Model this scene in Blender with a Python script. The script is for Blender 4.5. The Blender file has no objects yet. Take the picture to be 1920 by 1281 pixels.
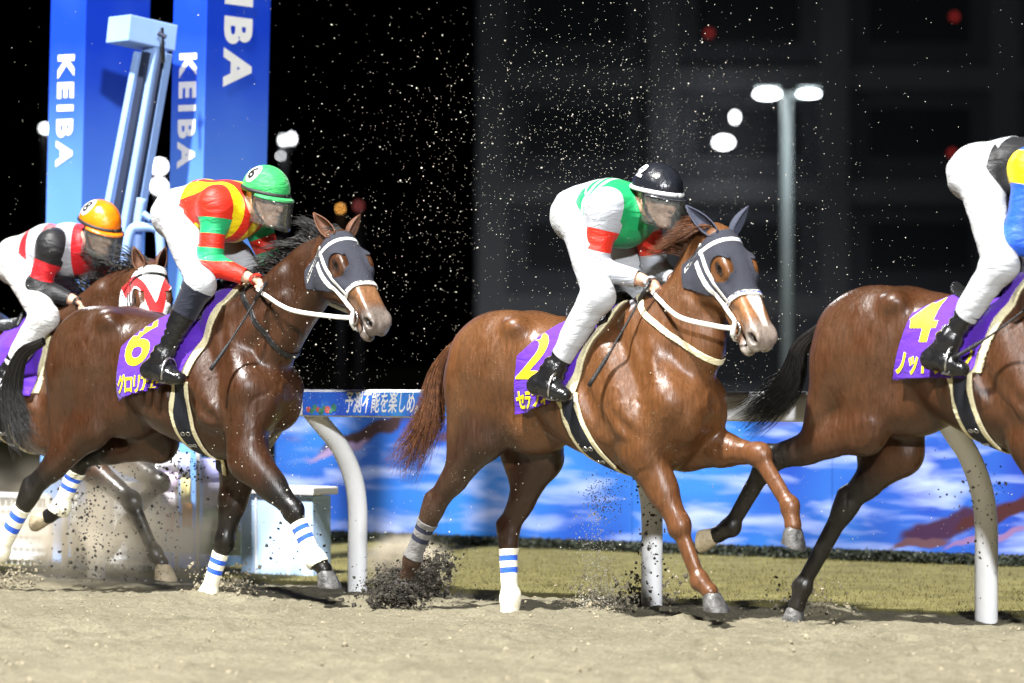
import bpy, bmesh, math, random
import numpy as np
from mathutils import Vector, Matrix
from mathutils.bvhtree import BVHTree

random.seed(7)
rng = np.random.default_rng(7)
scene = bpy.context.scene
COL = scene.collection
rad = math.radians

# ------------------------------------------------------------------ camera, sky, lights, exposure
FPX, PCX, PCY, CAMH, HOR = 7000.0, 960.0, 640.5, 1.2, 687.0      # focal length etc. in 1920-px units
THETA = rad(38)                                                   # running direction against the picture plane
PITCH = math.atan((HOR - PCY) / FPX)

cam_d = bpy.data.cameras.new('camera')
cam = bpy.data.objects.new('camera', cam_d)
COL.objects.link(cam)
cam.location = (0, 0, CAMH)
cam.rotation_euler = (math.pi / 2 + PITCH, 0, 0)
cam_d.sensor_width = 36.0
cam_d.lens = FPX / 1920 * 36.0
cam_d.clip_start, cam_d.clip_end = 0.5, 3000
cam_d.dof.use_dof = True
cam_d.dof.focus_distance = 18.3
cam_d.dof.aperture_fstop = 1.9
scene.camera = cam

world = bpy.data.worlds.new('World')
scene.world = world
world.use_nodes = True
wn = world.node_tree
bg = wn.nodes['Background']
sky = wn.nodes.new('ShaderNodeTexSky')
sky.sky_type = 'NISHITA'
sky.sun_disc = False
sky.sun_elevation = rad(-6)
sky.sun_rotation = rad(200)
wn.links.new(sky.outputs['Color'], bg.inputs['Color'])
bg.inputs['Strength'].default_value = 0.02

def lamp(name, typ, loc, target, power, color=(1, 1, 1), **kw):
    d = bpy.data.lights.new(name, typ)
    d.energy = power
    d.color = color
    for k, v in kw.items():
        setattr(d, k, v)
    o = bpy.data.objects.new(name, d)
    COL.objects.link(o)
    o.location = loc
    o.rotation_euler = (Vector(target) - Vector(loc)).to_track_quat('-Z', 'Y').to_euler()
    return o

# night: faint sky-glow sun, the place is lit by the racecourse floodlights
lamp('night_sun', 'SUN', (0, 0, 50), (10, 30, 0), 0.02, (0.8, 0.88, 1.0), angle=rad(10))
AIM = (0.3, 19.0, 0.8)
lamp('floodlight_bank_stand', 'SPOT', (-13.5, 3.0, 32.0), AIM, 132000, (1.0, 0.985, 0.95),
     spot_size=rad(36), spot_blend=0.6, shadow_soft_size=0.9)
lamp('floodlight_bank_roof', 'SPOT', (4.5, -24.0, 14.5), AIM, 58000, (0.97, 0.985, 1.0),
     spot_size=rad(34), spot_blend=0.6, shadow_soft_size=0.9)
lamp('floodlight_mast_infield', 'SPOT', (-14.0, 62.0, 24.0), (0, 19.0, 1.0), 9000, (0.95, 0.98, 1.0),
     spot_size=rad(26), spot_blend=0.5, shadow_soft_size=0.8)

vs = scene.view_settings
vs.view_transform = 'Standard'
vs.look = 'None'
vs.exposure = 0.72
vs.gamma = 1.0
vs.use_curve_mapping = False
scene.cycles.max_bounces = 6
scene.cycles.transparent_max_bounces = 12
scene.cycles.caustics_reflective = False
scene.cycles.caustics_refractive = False

# ------------------------------------------------------------------ picture <-> place
def px_ray(u, v):
    x, y = (u - PCX) / FPX, -(v - PCY) / FPX
    c, s = math.cos(PITCH), math.sin(PITCH)
    return np.array([x, c - s * y, s + c * y])

CAMP = np.array([0, 0, CAMH])

def ground_at(u, v, z=0.0):
    r = px_ray(u, v)
    return CAMP + r * ((z - CAMH) / r[2])

def depth_at(u, v, D):
    r = px_ray(u, v)
    return CAMP + r * (D / r[1])

class Frame:
    """local axes of something that stands along the course: x running direction, y away from the stand, z up"""
    def __init__(s, O, th=THETA):
        s.O = np.array([O[0], O[1], 0.0])
        s.th = th
        s.d = np.array([math.cos(th), -math.sin(th), 0.0])
        s.l = np.array([math.sin(th), math.cos(th), 0.0])
    def at(s, u, v, y=0.0):
        r = px_ray(u, v)
        t = (y - (CAMP - s.O) @ s.l) / (r @ s.l)
        p = CAMP + r * t
        return np.array([(p - s.O) @ s.d, y, p[2]])
    def w(s, p):
        return s.O + s.d * p[0] + s.l * p[1] + np.array([0, 0, p[2]])

RAIL0 = ground_at(670, 1110)
RF = Frame(RAIL0)          # rail frame: y = distance beyond the rail's post line

# ------------------------------------------------------------------ materials
def srgb(r, g, b):
    f = lambda c: (c / 255 / 12.92) if c / 255 <= 0.04045 else ((c / 255 + 0.055) / 1.055) ** 2.4
    return (f(r), f(g), f(b), 1.0)

def mat_new(name):
    m = bpy.data.materials.new(name)
    m.use_nodes = True
    nt = m.node_tree
    return m, nt, nt.nodes['Principled BSDF']

def N(nt, typ, **kw):
    n = nt.nodes.new('ShaderNode' + typ)
    for k, v in kw.items():
        if isinstance(k, str) and k.startswith('i_'):
            n.inputs[k[2:]].default_value = v
        else:
            setattr(n, k, v)
    return n

def mat(name, col, rough=0.6, var=0.12, scale=8.0, bump=0.0, bscale=40.0, spec=0.5, metal=0.0, sheen=0.0, coat=0.0, detail=4.0, emit=None, estr=0.0):
    """principled with noise-varied colour and optional fine relief, object coordinates"""
    m, nt, p = mat_new(name)
    tc = N(nt, 'TexCoord')
    n1 = N(nt, 'TexNoise'); n1.inputs['Scale'].default_value = scale; n1.inputs['Detail'].default_value = detail
    nt.links.new(tc.outputs['Object'], n1.inputs['Vector'])
    r = N(nt, 'ValToRGB')
    c = np.array(col[:3])
    r.color_ramp.elements[0].position = 0.3
    r.color_ramp.elements[1].position = 0.7
    r.color_ramp.elements[0].color = (*np.clip(c * (1 - var), 0, 1), 1)
    r.color_ramp.elements[1].color = (*np.clip(c * (1 + var), 0, 1), 1)
    nt.links.new(n1.outputs['Fac'], r.inputs['Fac'])
    nt.links.new(r.outputs['Color'], p.inputs['Base Color'])
    p.inputs['Roughness'].default_value = rough
    p.inputs['Specular IOR Level'].default_value = spec
    p.inputs['Metallic'].default_value = metal
    p.inputs['Sheen Weight'].default_value = sheen
    p.inputs['Coat Weight'].default_value = coat
    if bump > 0:
        n2 = N(nt, 'TexNoise'); n2.inputs['Scale'].default_value = bscale; n2.inputs['Detail'].default_value = 5
        nt.links.new(tc.outputs['Object'], n2.inputs['Vector'])
        b = N(nt, 'Bump'); b.inputs['Strength'].default_value = bump; b.inputs['Distance'].default_value = 0.02
        nt.links.new(n2.outputs['Fac'], b.inputs['Height'])
        nt.links.new(b.outputs['Normal'], p.inputs['Normal'])
    if emit is not None:
        p.inputs['Emission Color'].default_value = emit
        p.inputs['Emission Strength'].default_value = estr
    return m

def mat_cloth(name, col, rough=0.75, wr=0.5, wscale=9.0, dirt=0.0, dirtcol=(0.16, 0.13, 0.09), sheen=0.15, spec=0.3):
    """fabric: fold-like relief stretched along the body, optional spattered dirt"""
    m, nt, p = mat_new(name)
    tc = N(nt, 'TexCoord')
    mp = N(nt, 'Mapping'); mp.inputs['Scale'].default_value = (1.0, 0.6, 2.2); mp.inputs['Rotation'].default_value = (0, rad(35), 0)
    nt.links.new(tc.outputs['Object'], mp.inputs['Vector'])
    n1 = N(nt, 'TexNoise'); n1.inputs['Scale'].default_value = wscale; n1.inputs['Detail'].default_value = 4; n1.inputs['Distortion'].default_value = 1.1
    nt.links.new(mp.outputs['Vector'], n1.inputs['Vector'])
    n2 = N(nt, 'TexNoise'); n2.inputs['Scale'].default_value = 900
    nt.links.new(tc.outputs['Object'], n2.inputs['Vector'])
    ad = N(nt, 'Math', operation='MULTIPLY_ADD'); ad.inputs[1].default_value = 0.03
    nt.links.new(n2.outputs['Fac'], ad.inputs[0]); nt.links.new(n1.outputs['Fac'], ad.inputs[2])
    b = N(nt, 'Bump'); b.inputs['Strength'].default_value = wr; b.inputs['Distance'].default_value = 0.03
    nt.links.new(ad.outputs[0], b.inputs['Height'])
    nt.links.new(b.outputs['Normal'], p.inputs['Normal'])
    c = np.array(col[:3])
    mix = N(nt, 'MixRGB'); mix.inputs['Color1'].default_value = (*c, 1); mix.inputs['Color2'].default_value = (*dirtcol, 1)
    n3 = N(nt, 'TexNoise'); n3.inputs['Scale'].default_value = 26; n3.inputs['Detail'].default_value = 8; n3.inputs['Roughness'].default_value = 0.75
    nt.links.new(tc.outputs['Object'], n3.inputs['Vector'])
    mr = N(nt, 'MapRange'); mr.inputs['From Min'].default_value = 0.54; mr.inputs['From Max'].default_value = 0.74
    mr.inputs['To Max'].default_value = dirt
    nt.links.new(n3.outputs['Fac'], mr.inputs['Value']); nt.links.new(mr.outputs['Result'], mix.inputs['Fac'])
    nt.links.new(mix.outputs['Color'], p.inputs['Base Color'])
    p.inputs['Roughness'].default_value = rough
    p.inputs['Sheen Weight'].default_value = sheen
    p.inputs['Specular IOR Level'].default_value = spec
    return m

def mat_coat(name, rough=0.36, spec=0.55, dust=0.25):
    """horse coat: colour from the mesh attribute (breed markings, painted hind-leg shade), hair-fine relief, damp gloss, veins"""
    m, nt, p = mat_new(name)
    at = N(nt, 'Attribute', attribute_name='coat')
    tc = N(nt, 'TexCoord')
    n1 = N(nt, 'TexNoise'); n1.inputs['Scale'].default_value = 5; n1.inputs['Detail'].default_value = 6
    nt.links.new(tc.outputs['Object'], n1.inputs['Vector'])
    hsv = N(nt, 'HueSaturation')
    mr = N(nt, 'MapRange'); mr.inputs['To Min'].default_value = 0.72; mr.inputs['To Max'].default_value = 1.28
    nt.links.new(n1.outputs['Fac'], mr.inputs['Value'])
    nt.links.new(mr.outputs['Result'], hsv.inputs['Value'])
    nt.links.new(at.outputs['Color'], hsv.inputs['Color'])
    # sand grains stuck to the coat
    n4 = N(nt, 'TexVoronoi'); n4.inputs['Scale'].default_value = 95
    nt.links.new(tc.outputs['Object'], n4.inputs['Vector'])
    n5 = N(nt, 'TexNoise'); n5.inputs['Scale'].default_value = 4.5; n5.inputs['Detail'].default_value = 3
    nt.links.new(tc.outputs['Object'], n5.inputs['Vector'])
    lt = N(nt, 'Math', operation='LESS_THAN'); lt.inputs[1].default_value = 0.17
    nt.links.new(n4.outputs['Distance'], lt.inputs[0])
    gt = N(nt, 'MapRange'); gt.inputs['From Min'].default_value = 0.5; gt.inputs['From Max'].default_value = 0.62; gt.inputs['To Max'].default_value = dust
    nt.links.new(n5.outputs['Fac'], gt.inputs['Value'])
    mu = N(nt, 'Math', operation='MULTIPLY')
    nt.links.new(lt.outputs[0], mu.inputs[0]); nt.links.new(gt.outputs['Result'], mu.inputs[1])
    sm = N(nt, 'Mapping'); sm.inputs['Scale'].default_value = (1.0, 1.0, 0.14); sm.inputs['Rotation'].default_value = (0, rad(-32), 0)
    nt.links.new(tc.outputs['Object'], sm.inputs['Vector'])
    sn = N(nt, 'TexNoise'); sn.inputs['Scale'].default_value = 75; sn.inputs['Detail'].default_value = 4; sn.inputs['Roughness'].default_value = 0.7; sn.inputs['Distortion'].default_value = 0.8
    nt.links.new(sm.outputs['Vector'], sn.inputs['Vector'])
    sr = N(nt, 'MapRange'); sr.inputs['From Min'].default_value = 0.3; sr.inputs['From Max'].default_value = 0.7; sr.inputs['To Min'].default_value = 0.66; sr.inputs['To Max'].default_value = 1.34
    nt.links.new(sn.outputs['Fac'], sr.inputs['Value'])
    hs2 = N(nt, 'HueSaturation'); nt.links.new(sr.outputs['Result'], hs2.inputs['Value']); nt.links.new(hsv.outputs['Color'], hs2.inputs['Color'])
    dn = N(nt, 'TexNoise'); dn.inputs['Scale'].default_value = 2.3; dn.inputs['Detail'].default_value = 7; dn.inputs['Roughness'].default_value = 0.65
    nt.links.new(tc.outputs['Object'], dn.inputs['Vector'])
    dr = N(nt, 'MapRange'); dr.inputs['From Min'].default_value = 0.48; dr.inputs['From Max'].default_value = 0.75; dr.inputs['To Max'].default_value = 0.09
    nt.links.new(dn.outputs['Fac'], dr.inputs['Value'])
    dm = N(nt, 'MixRGB'); dm.inputs['Color2'].default_value = (0.17, 0.13, 0.085, 1)
    nt.links.new(dr.outputs['Result'], dm.inputs['Fac']); nt.links.new(hs2.outputs['Color'], dm.inputs['Color1'])
    hsv = dm
    mix = N(nt, 'MixRGB'); mix.inputs['Color2'].default_value = (0.34, 0.27, 0.17, 1)
    nt.links.new(mu.outputs[0], mix.inputs['Fac']); nt.links.new(hsv.outputs['Color'], mix.inputs['Color1'])
    nt.links.new(mix.outputs['Color'], p.inputs['Base Color'])
    # relief: soft muscle dimples + streaky hair
    mp = N(nt, 'Mapping'); mp.inputs['Scale'].default_value = (1.0, 1.0, 0.35)
    nt.links.new(tc.outputs['Object'], mp.inputs['Vector'])
    n2 = N(nt, 'TexNoise'); n2.inputs['Scale'].default_value = 15; n2.inputs['Detail'].default_value = 5; n2.inputs['Roughness'].default_value = 0.55; n2.inputs['Distortion'].default_value = 0.4
    nt.links.new(mp.outputs['Vector'], n2.inputs['Vector'])
    n3 = N(nt, 'TexNoise'); n3.inputs['Scale'].default_value = 160; n3.inputs['Detail'].default_value = 2
    nt.links.new(mp.outputs['Vector'], n3.inputs['Vector'])
    ad = N(nt, 'Math', operation='MULTIPLY_ADD'); ad.inputs[1].default_value = 0.06
    nt.links.new(n3.outputs['Fac'], ad.inputs[0]); nt.links.new(n2.outputs['Fac'], ad.inputs[2])
    wv = N(nt, 'TexNoise'); wv.inputs['Scale'].default_value = 6; wv.inputs['Detail'].default_value = 2
    nt.links.new(tc.outputs['Object'], wv.inputs['Vector'])
    vm = N(nt, 'VectorMath', operation='MULTIPLY_ADD'); vm.inputs[1].default_value = (0.16, 0.16, 0.16)
    nt.links.new(wv.outputs['Color'], vm.inputs[0]); nt.links.new(mp.outputs['Vector'], vm.inputs[2])
    vo = N(nt, 'TexVoronoi', feature='DISTANCE_TO_EDGE'); vo.inputs['Scale'].default_value = 8.5
    nt.links.new(vm.outputs['Vector'], vo.inputs['Vector'])
    vr = N(nt, 'MapRange'); vr.interpolation_type = 'SMOOTHSTEP'; vr.inputs['From Min'].default_value = 0.075; vr.inputs['From Max'].default_value = 0.0; vr.inputs['To Max'].default_value = 0.14
    nt.links.new(vo.outputs['Distance'], vr.inputs['Value'])
    vk = N(nt, 'MapRange'); vk.inputs['From Min'].default_value = 0.48; vk.inputs['From Max'].default_value = 0.62
    nt.links.new(n5.outputs['Fac'], vk.inputs['Value'])
    vmul = N(nt, 'Math', operation='MULTIPLY'); nt.links.new(vr.outputs['Result'], vmul.inputs[0]); nt.links.new(vk.outputs['Result'], vmul.inputs[1])
    hs = N(nt, 'Mapping'); hs.inputs['Scale'].default_value = (1.0, 1.0, 0.16); hs.inputs['Rotation'].default_value = (0, rad(-28), 0)
    nt.links.new(tc.outputs['Object'], hs.inputs['Vector'])
    hn = N(nt, 'TexNoise'); hn.inputs['Scale'].default_value = 75; hn.inputs['Detail'].default_value = 3; hn.inputs['Distortion'].default_value = 0.6
    nt.links.new(hs.outputs['Vector'], hn.inputs['Vector'])
    ad2 = N(nt, 'Math', operation='MULTIPLY_ADD'); ad2.inputs[1].default_value = 0.30
    nt.links.new(hn.outputs['Fac'], ad2.inputs[0]); nt.links.new(ad.outputs[0], ad2.inputs[2]); ad = ad2
    vadd = N(nt, 'Math', operation='ADD'); nt.links.new(vmul.outputs[0], vadd.inputs[0]); nt.links.new(ad.outputs[0], vadd.inputs[1])
    b = N(nt, 'Bump'); b.inputs['Strength'].default_value = 0.17; b.inputs['Distance'].default_value = 0.03
    nt.links.new(vadd.outputs[0], b.inputs['Height'])
    nt.links.new(b.outputs['Normal'], p.inputs['Normal'])
    rr = N(nt, 'MapRange'); rr.inputs['From Min'].default_value = 0.3; rr.inputs['From Max'].default_value = 0.7; rr.inputs['To Min'].default_value = rough - 0.10; rr.inputs['To Max'].default_value = rough + 0.18
    ra = N(nt, 'Math', operation='MULTIPLY_ADD'); ra.inputs[1].default_value = 0.55
    nt.links.new(sn.outputs['Fac'], ra.inputs[0])
    rb_ = N(nt, 'Math', operation='MULTIPLY'); rb_.inputs[1].default_value = 0.5; nt.links.new(n1.outputs['Fac'], rb_.inputs[0]); nt.links.new(rb_.outputs[0], ra.inputs[2])
    nt.links.new(ra.outputs[0], rr.inputs['Value'])
    nt.links.new(rr.outputs['Result'], p.inputs['Roughness'])
    p.inputs['Specular IOR Level'].default_value = spec
    p.inputs['Coat Weight'].default_value = 0.0; p.inputs['Coat Roughness'].default_value = 0.2
    return m

def mat_glass(name, tint=(0.9, 0.92, 0.92), dirty=0.22):
    m, nt, p = mat_new(name)
    out = nt.nodes['Material Output']
    tr = N(nt, 'BsdfTransparent'); tr.inputs['Color'].default_value = (*tint, 1)
    gl = N(nt, 'BsdfGlossy'); gl.inputs['Roughness'].default_value = 0.12
    df = N(nt, 'BsdfDiffuse'); df.inputs['Color'].default_value = (0.55, 0.55, 0.52, 1)
    tc = N(nt, 'TexCoord')
    n1 = N(nt, 'TexNoise'); n1.inputs['Scale'].default_value = 55; n1.inputs['Detail'].default_value = 6
    nt.links.new(tc.outputs['Object'], n1.inputs['Vector'])
    mr = N(nt, 'MapRange'); mr.inputs['From Min'].default_value = 0.35; mr.inputs['From Max'].default_value = 0.75
    mr.inputs['To Min'].default_value = dirty * 0.5; mr.inputs['To Max'].default_value = dirty * 1.6
    nt.links.new(n1.outputs['Fac'], mr.inputs['Value'])
    m1 = N(nt, 'MixShader'); m2 = N(nt, 'MixShader')
    nt.links.new(mr.outputs['Result'], m1.inputs['Fac']); nt.links.new(tr.outputs[0], m1.inputs[1]); nt.links.new(df.outputs[0], m1.inputs[2])
    fr = N(nt, 'Fresnel'); fr.inputs['IOR'].default_value = 1.5
    nt.links.new(fr.outputs[0], m2.inputs['Fac']); nt.links.new(m1.outputs[0], m2.inputs[1]); nt.links.new(gl.outputs[0], m2.inputs[2])
    nt.links.new(m2.outputs[0], out.inputs['Surface'])
    return m

def mat_emit(name, col, s):
    m, nt, p = mat_new(name)
    p.inputs['Base Color'].default_value = (0.8, 0.8, 0.8, 1)
    p.inputs['Emission Color'].default_value = (*col, 1)
    p.inputs['Emission Strength'].default_value = s
    return m

# ------------------------------------------------------------------ objects
def tag(o, label=None, cat=None, group=None, kind=None):
    if label: o['label'] = label
    if cat: o['category'] = cat
    if group: o['group'] = group
    if kind: o['kind'] = kind
    return o

def link(name, me, mats=None, parent=None):
    o = bpy.data.objects.new(name, me)
    COL.objects.link(o)
    if mats is not None and not me.materials:
        for m in (mats if isinstance(mats, (list, tuple)) else [mats]):
            me.materials.append(m)
    if parent is not None:
        o.parent = parent
    return o

def empty(name, loc=(0, 0, 0), rz=0.0):
    o = bpy.data.objects.new(name, None)
    COL.objects.link(o)
    o.location = loc
    o.rotation_euler = (0, 0, rz)
    o.empty_display_size = 0.2
    return o

def np_mesh(name, V, F, smooth=True, M=None, normals=None):
    """V (n,3), F (m,3|4) -> mesh"""
    me = bpy.data.meshes.new(name)
    V = np.asarray(V, np.float32); F = np.asarray(F, np.int32)
    k = F.shape[1]
    me.vertices.add(len(V)); me.vertices.foreach_set('co', V.ravel())
    me.loops.add(F.size); me.loops.foreach_set('vertex_index', F.ravel())
    me.polygons.add(len(F))
    me.polygons.foreach_set('loop_start', np.arange(0, F.size, k, dtype=np.int32))
    me.polygons.foreach_set('loop_total', np.full(len(F), k, np.int32))
    if M is not None:
        me.polygons.foreach_set('material_index', np.asarray(M, np.int32))
    me.update(calc_edges=True)
    me.polygons.foreach_set('use_smooth', np.full(len(F), smooth))
    if normals is not None:
        me.normals_split_custom_set_from_vertices([tuple(n) for n in normals])
    return me

def bm_mesh(name, bm, smooth=False):
    me = bpy.data.meshes.new(name)
    bm.normal_update()
    bm.to_mesh(me); bm.free()
    if smooth:
        me.polygons.foreach_set('use_smooth', [True] * len(me.polygons))
    return me

def add_box(bm, c, s, rot=None, bevel=0.0):
    r = bmesh.ops.create_cube(bm, size=1.0)
    vs_ = r['verts']
    bmesh.ops.scale(bm, vec=s, verts=vs_)
    if bevel > 0:
        es = list({e for v in vs_ for e in v.link_edges})
        g = bmesh.ops.bevel(bm, geom=es, offset=bevel, segments=2, affect='EDGES', profile=0.6)
        vs_ = list({v for f in g['faces'] for v in f.verts} | {v for v in vs_ if v.is_valid})
    if rot is not None:
        bmesh.ops.rotate(bm, cent=(0, 0, 0), matrix=rot, verts=vs_)
    bmesh.ops.translate(bm, vec=c, verts=vs_)
    return vs_

def tube_arrays(pts, radii, seg=8, flat=1.0, up=(0, 0, 1)):
    P = np.asarray(pts, float); n = len(P)
    R = np.broadcast_to(np.asarray(radii, float), (n,))
    T = np.gradient(P, axis=0); T /= np.linalg.norm(T, axis=1)[:, None] + 1e-9
    V = []
    prev = np.array(up, float)
    for i in range(n):
        s = np.cross(T[i], prev)
        if np.linalg.norm(s) < 1e-4:
            s = np.cross(T[i], (1, 0.1, 0))
        s /= np.linalg.norm(s)
        b = np.cross(s, T[i])
        for k in range(seg):
            a = 2 * math.pi * k / seg
            V.append(P[i] + R[i] * (math.cos(a) * s + flat * math.sin(a) * b))
        prev = b
    F = []
    for i in range(n - 1):
        for k in range(seg):
            k2 = (k + 1) % seg
            F.append((i * seg + k, i * seg + k2, (i + 1) * seg + k2, (i + 1) * seg + k))
    c0, c1 = len(V), len(V) + 1
    V += [P[0], P[-1]]
    for k in range(seg):
        k2 = (k + 1) % seg
        F.append((c0, k2, k, c0))
        F.append((c1, (n - 1) * seg + k, (n - 1) * seg + k2, c1))
    return np.array(V), F

def tube(name, pts, radii, m, parent=None, seg=8, flat=1.0, up=(0, 0, 1), smooth_n=0):
    P = np.asarray(pts, float)
    if smooth_n:
        P = spline(P, smooth_n)
        if np.ndim(radii):
            radii = np.interp(np.linspace(0, 1, len(P)), np.linspace(0, 1, len(radii)), radii)
    V, F = tube_arrays(P, radii, seg, flat, up)
    me = bpy.data.meshes.new(name)
    me.from_pydata([tuple(v) for v in V], [], [tuple(dict.fromkeys(f)) for f in F])
    me.polygons.foreach_set('use_smooth', [True] * len(me.polygons))
    return link(name, me, m, parent)

def spline(P, n=8):
    """Catmull-Rom through the points"""
    P = np.asarray(P, float)
    Q = np.vstack([2 * P[0] - P[1], P, 2 * P[-1] - P[-2]])
    out = []
    for i in range(1, len(Q) - 2):
        for t in np.linspace(0, 1, n, endpoint=False):
            a, b, c, d = Q[i - 1], Q[i], Q[i + 1], Q[i + 2]
            out.append(0.5 * (2 * b + (c - a) * t + (2 * a - 5 * b + 4 * c - d) * t * t + (3 * b - a - 3 * c + d) * t ** 3))
    out.append(P[-1])
    return np.array(out)

def torus_mesh(name, c, ax_u, ax_v, R, r, su=24, sv=8):
    c, u, v = map(np.asarray, (c, ax_u, ax_v))
    w = np.cross(u, v)
    V, F = [], []
    for i in range(su):
        a = 2 * math.pi * i / su
        e = math.cos(a) * u + math.sin(a) * v
        for k in range(sv):
            b = 2 * math.pi * k / sv
            V.append(c + e * (R + r * math.cos(b)) + w * r * math.sin(b))
            F.append((i * sv + k, ((i + 1) % su) * sv + k, ((i + 1) % su) * sv + (k + 1) % sv, i * sv + (k + 1) % sv))
    return np_mesh(name, V, F)

# ------------------------------------------------------------------ implicit modelling (bodies)
class Field:
    def __init__(s, lo, hi, h):
        s.lo = np.array(lo, float); s.h = h
        s.n = np.ceil((np.array(hi) - s.lo) / h).astype(int) + 1
        s.D = np.full(s.n, 0.5, np.float32)
        s.prims = []
    def block(s, lo, hi):
        i0 = np.clip(np.floor((np.array(lo) - s.lo) / s.h).astype(int), 0, s.n)
        i1 = np.clip(np.ceil((np.array(hi) - s.lo) / s.h).astype(int) + 1, 0, s.n)
        if np.any(i1 <= i0):
            return None, None
        ax = [((np.arange(i0[k], i1[k]) * s.h + s.lo[k]).astype(np.float32)) for k in range(3)]
        g = (ax[0][:, None, None], ax[1][None, :, None], ax[2][None, None, :])
        return tuple(slice(a, b) for a, b in zip(i0, i1)), g
    def _blend(s, sl, d, k, sub):
        A = s.D[sl]
        if sub:
            d = -d
            h = np.maximum(k - np.abs(A - d), 0) / k
            s.D[sl] = np.maximum(A, d) + h * h * k * 0.25
        else:
            h = np.maximum(k - np.abs(A - d), 0) / k
            s.D[sl] = np.minimum(A, d) - h * h * k * 0.25
    def put(s, fn, lo, hi, k=0.03, sub=False, tag=None):
        sl, g = s.block(np.array(lo) - k - 0.02, np.array(hi) + k + 0.02)
        if not sub:
            s.prims.append((tag, fn))
        if sl is None:
            return
        s._blend(sl, fn(*g).astype(np.float32), k, sub)
    def cone(s, a, b, r1, r2, k=0.03, flat=None, fr=1.0, sub=False, tag=None):
        """tapered limb a->b; flat: axis along which the section is fr times as wide"""
        a = np.array(a, float); b = np.array(b, float); ba = b - a; L2 = ba @ ba + 1e-9
        e = None if flat is None else np.array(flat, float) / np.linalg.norm(flat)
        def fn(X, Y, Z):
            x, y, z = X - a[0], Y - a[1], Z - a[2]
            t = np.clip((x * ba[0] + y * ba[1] + z * ba[2]) / L2, 0, 1)
            x = x - t * ba[0]; y = y - t * ba[1]; z = z - t * ba[2]
            if e is not None:
                q = (x * e[0] + y * e[1] + z * e[2]) * (1 / fr - 1)
                x = x + q * e[0]; y = y + q * e[1]; z = z + q * e[2]
            return (np.sqrt(x * x + y * y + z * z) - (r1 + (r2 - r1) * t)) * min(1.0, fr)
        R = max(r1, r2) * max(1, fr)
        s.put(fn, np.minimum(a, b) - R, np.maximum(a, b) + R, k, sub, tag)
    def chain(s, pts, rs, k=0.03, **kw):
        for i in range(len(pts) - 1):
            s.cone(pts[i], pts[i + 1], rs[i], rs[i + 1], k, **kw)
    def ell(s, c, r, k=0.03, axes=None, sub=False, tag=None):
        c = np.array(c, float); r = np.array(r, float)
        A = np.eye(3) if axes is None else np.array(axes, float)     # rows: local axes
        def fn(X, Y, Z):
            x, y, z = X - c[0], Y - c[1], Z - c[2]
            p = [(x * A[i, 0] + y * A[i, 1] + z * A[i, 2]) / r[i] for i in range(3)]
            k0 = np.sqrt(p[0] ** 2 + p[1] ** 2 + p[2] ** 2) + 1e-6
            k1 = np.sqrt((p[0] / r[0]) ** 2 + (p[1] / r[1]) ** 2 + (p[2] / r[2]) ** 2) + 1e-6
            return k0 * (k0 - 1) / k1
        R = r.max()
        s.put(fn, c - R, c + R, k, sub, tag)
    def mesh(s, smooth=2):
        """surface nets -> V, quads, normals"""
        D = s.D
        B = (D < 0)
        c = B[:-1, :-1, :-1].astype(np.uint8)
        tot = np.zeros_like(c)
        for i in (0, 1):
            for j in (0, 1):
                for k in (0, 1):
                    tot += B[i:D.shape[0] - 1 + i, j:D.shape[1] - 1 + j, k:D.shape[2] - 1 + k]
        act = (tot > 0) & (tot < 8)
        idx = np.argwhere(act)
        ids = np.full(act.shape, -1, np.int32)
        ids[act] = np.arange(len(idx))
        cv = {}
        for i in (0, 1):
            for j in (0, 1):
                for k in (0, 1):
                    cv[i, j, k] = D[idx[:, 0] + i, idx[:, 1] + j, idx[:, 2] + k]
        acc = np.zeros((len(idx), 3)); cnt = np.zeros(len(idx))
        ks = list(cv)
        for a in ks:
            for ax in range(3):
                if a[ax] == 0:
                    b = list(a); b[ax] = 1; b = tuple(b)
                    da, db = cv[a], cv[b]
                    cr = (da < 0) != (db < 0)
                    t = np.where(cr, da / (da - db + 1e-12), 0)
                    p = np.array(a, float)[None, :].repeat(len(idx), 0)
                    p[:, ax] += t
                    acc[cr] += p[cr]; cnt[cr] += 1
        V = (idx + acc / np.maximum(cnt, 1)[:, None]) * s.h + s.lo
        quads = []
        for ax in range(3):
            o1, o2 = (ax + 1) % 3, (ax + 2) % 3
            sl0 = [slice(None)] * 3; sl1 = [slice(None)] * 3
            sl0[ax] = slice(0, -1); sl1[ax] = slice(1, None)
            a, b = B[tuple(sl0)], B[tuple(sl1)]
            e = np.argwhere(a != b)
            e = e[(e[:, o1] > 0) & (e[:, o2] > 0) & (e[:, o1] < D.shape[o1] - 1) & (e[:, o2] < D.shape[o2] - 1)]
            ins = a[e[:, 0], e[:, 1], e[:, 2]]
            def g(d1, d2):
                q = e.copy(); q[:, o1] -= d1; q[:, o2] -= d2
                return ids[q[:, 0], q[:, 1], q[:, 2]]
            q = np.stack([g(1, 1), g(0, 1), g(0, 0), g(1, 0)], 1)
            q[~ins] = q[~ins][:, ::-1]
            quads.append(q)
        F = np.vstack(quads)
        F = F[(F >= 0).all(1)]
        # taubin smoothing
        E = np.vstack([F[:, [0, 1]], F[:, [1, 2]], F[:, [2, 3]], F[:, [3, 0]]])
        deg = np.bincount(E.ravel(), minlength=len(V)).astype(float)[:, None] + 1e-9
        for it in range(smooth * 2):
            S = np.zeros_like(V)
            for c_ in range(3):
                S[:, c_] = np.bincount(E[:, 0], V[E[:, 1], c_], len(V)) + np.bincount(E[:, 1], V[E[:, 0], c_], len(V))
            lam = 0.55 if it % 2 == 0 else -0.57
            V = V + lam * (S / deg - V)
        return V, F
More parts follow.
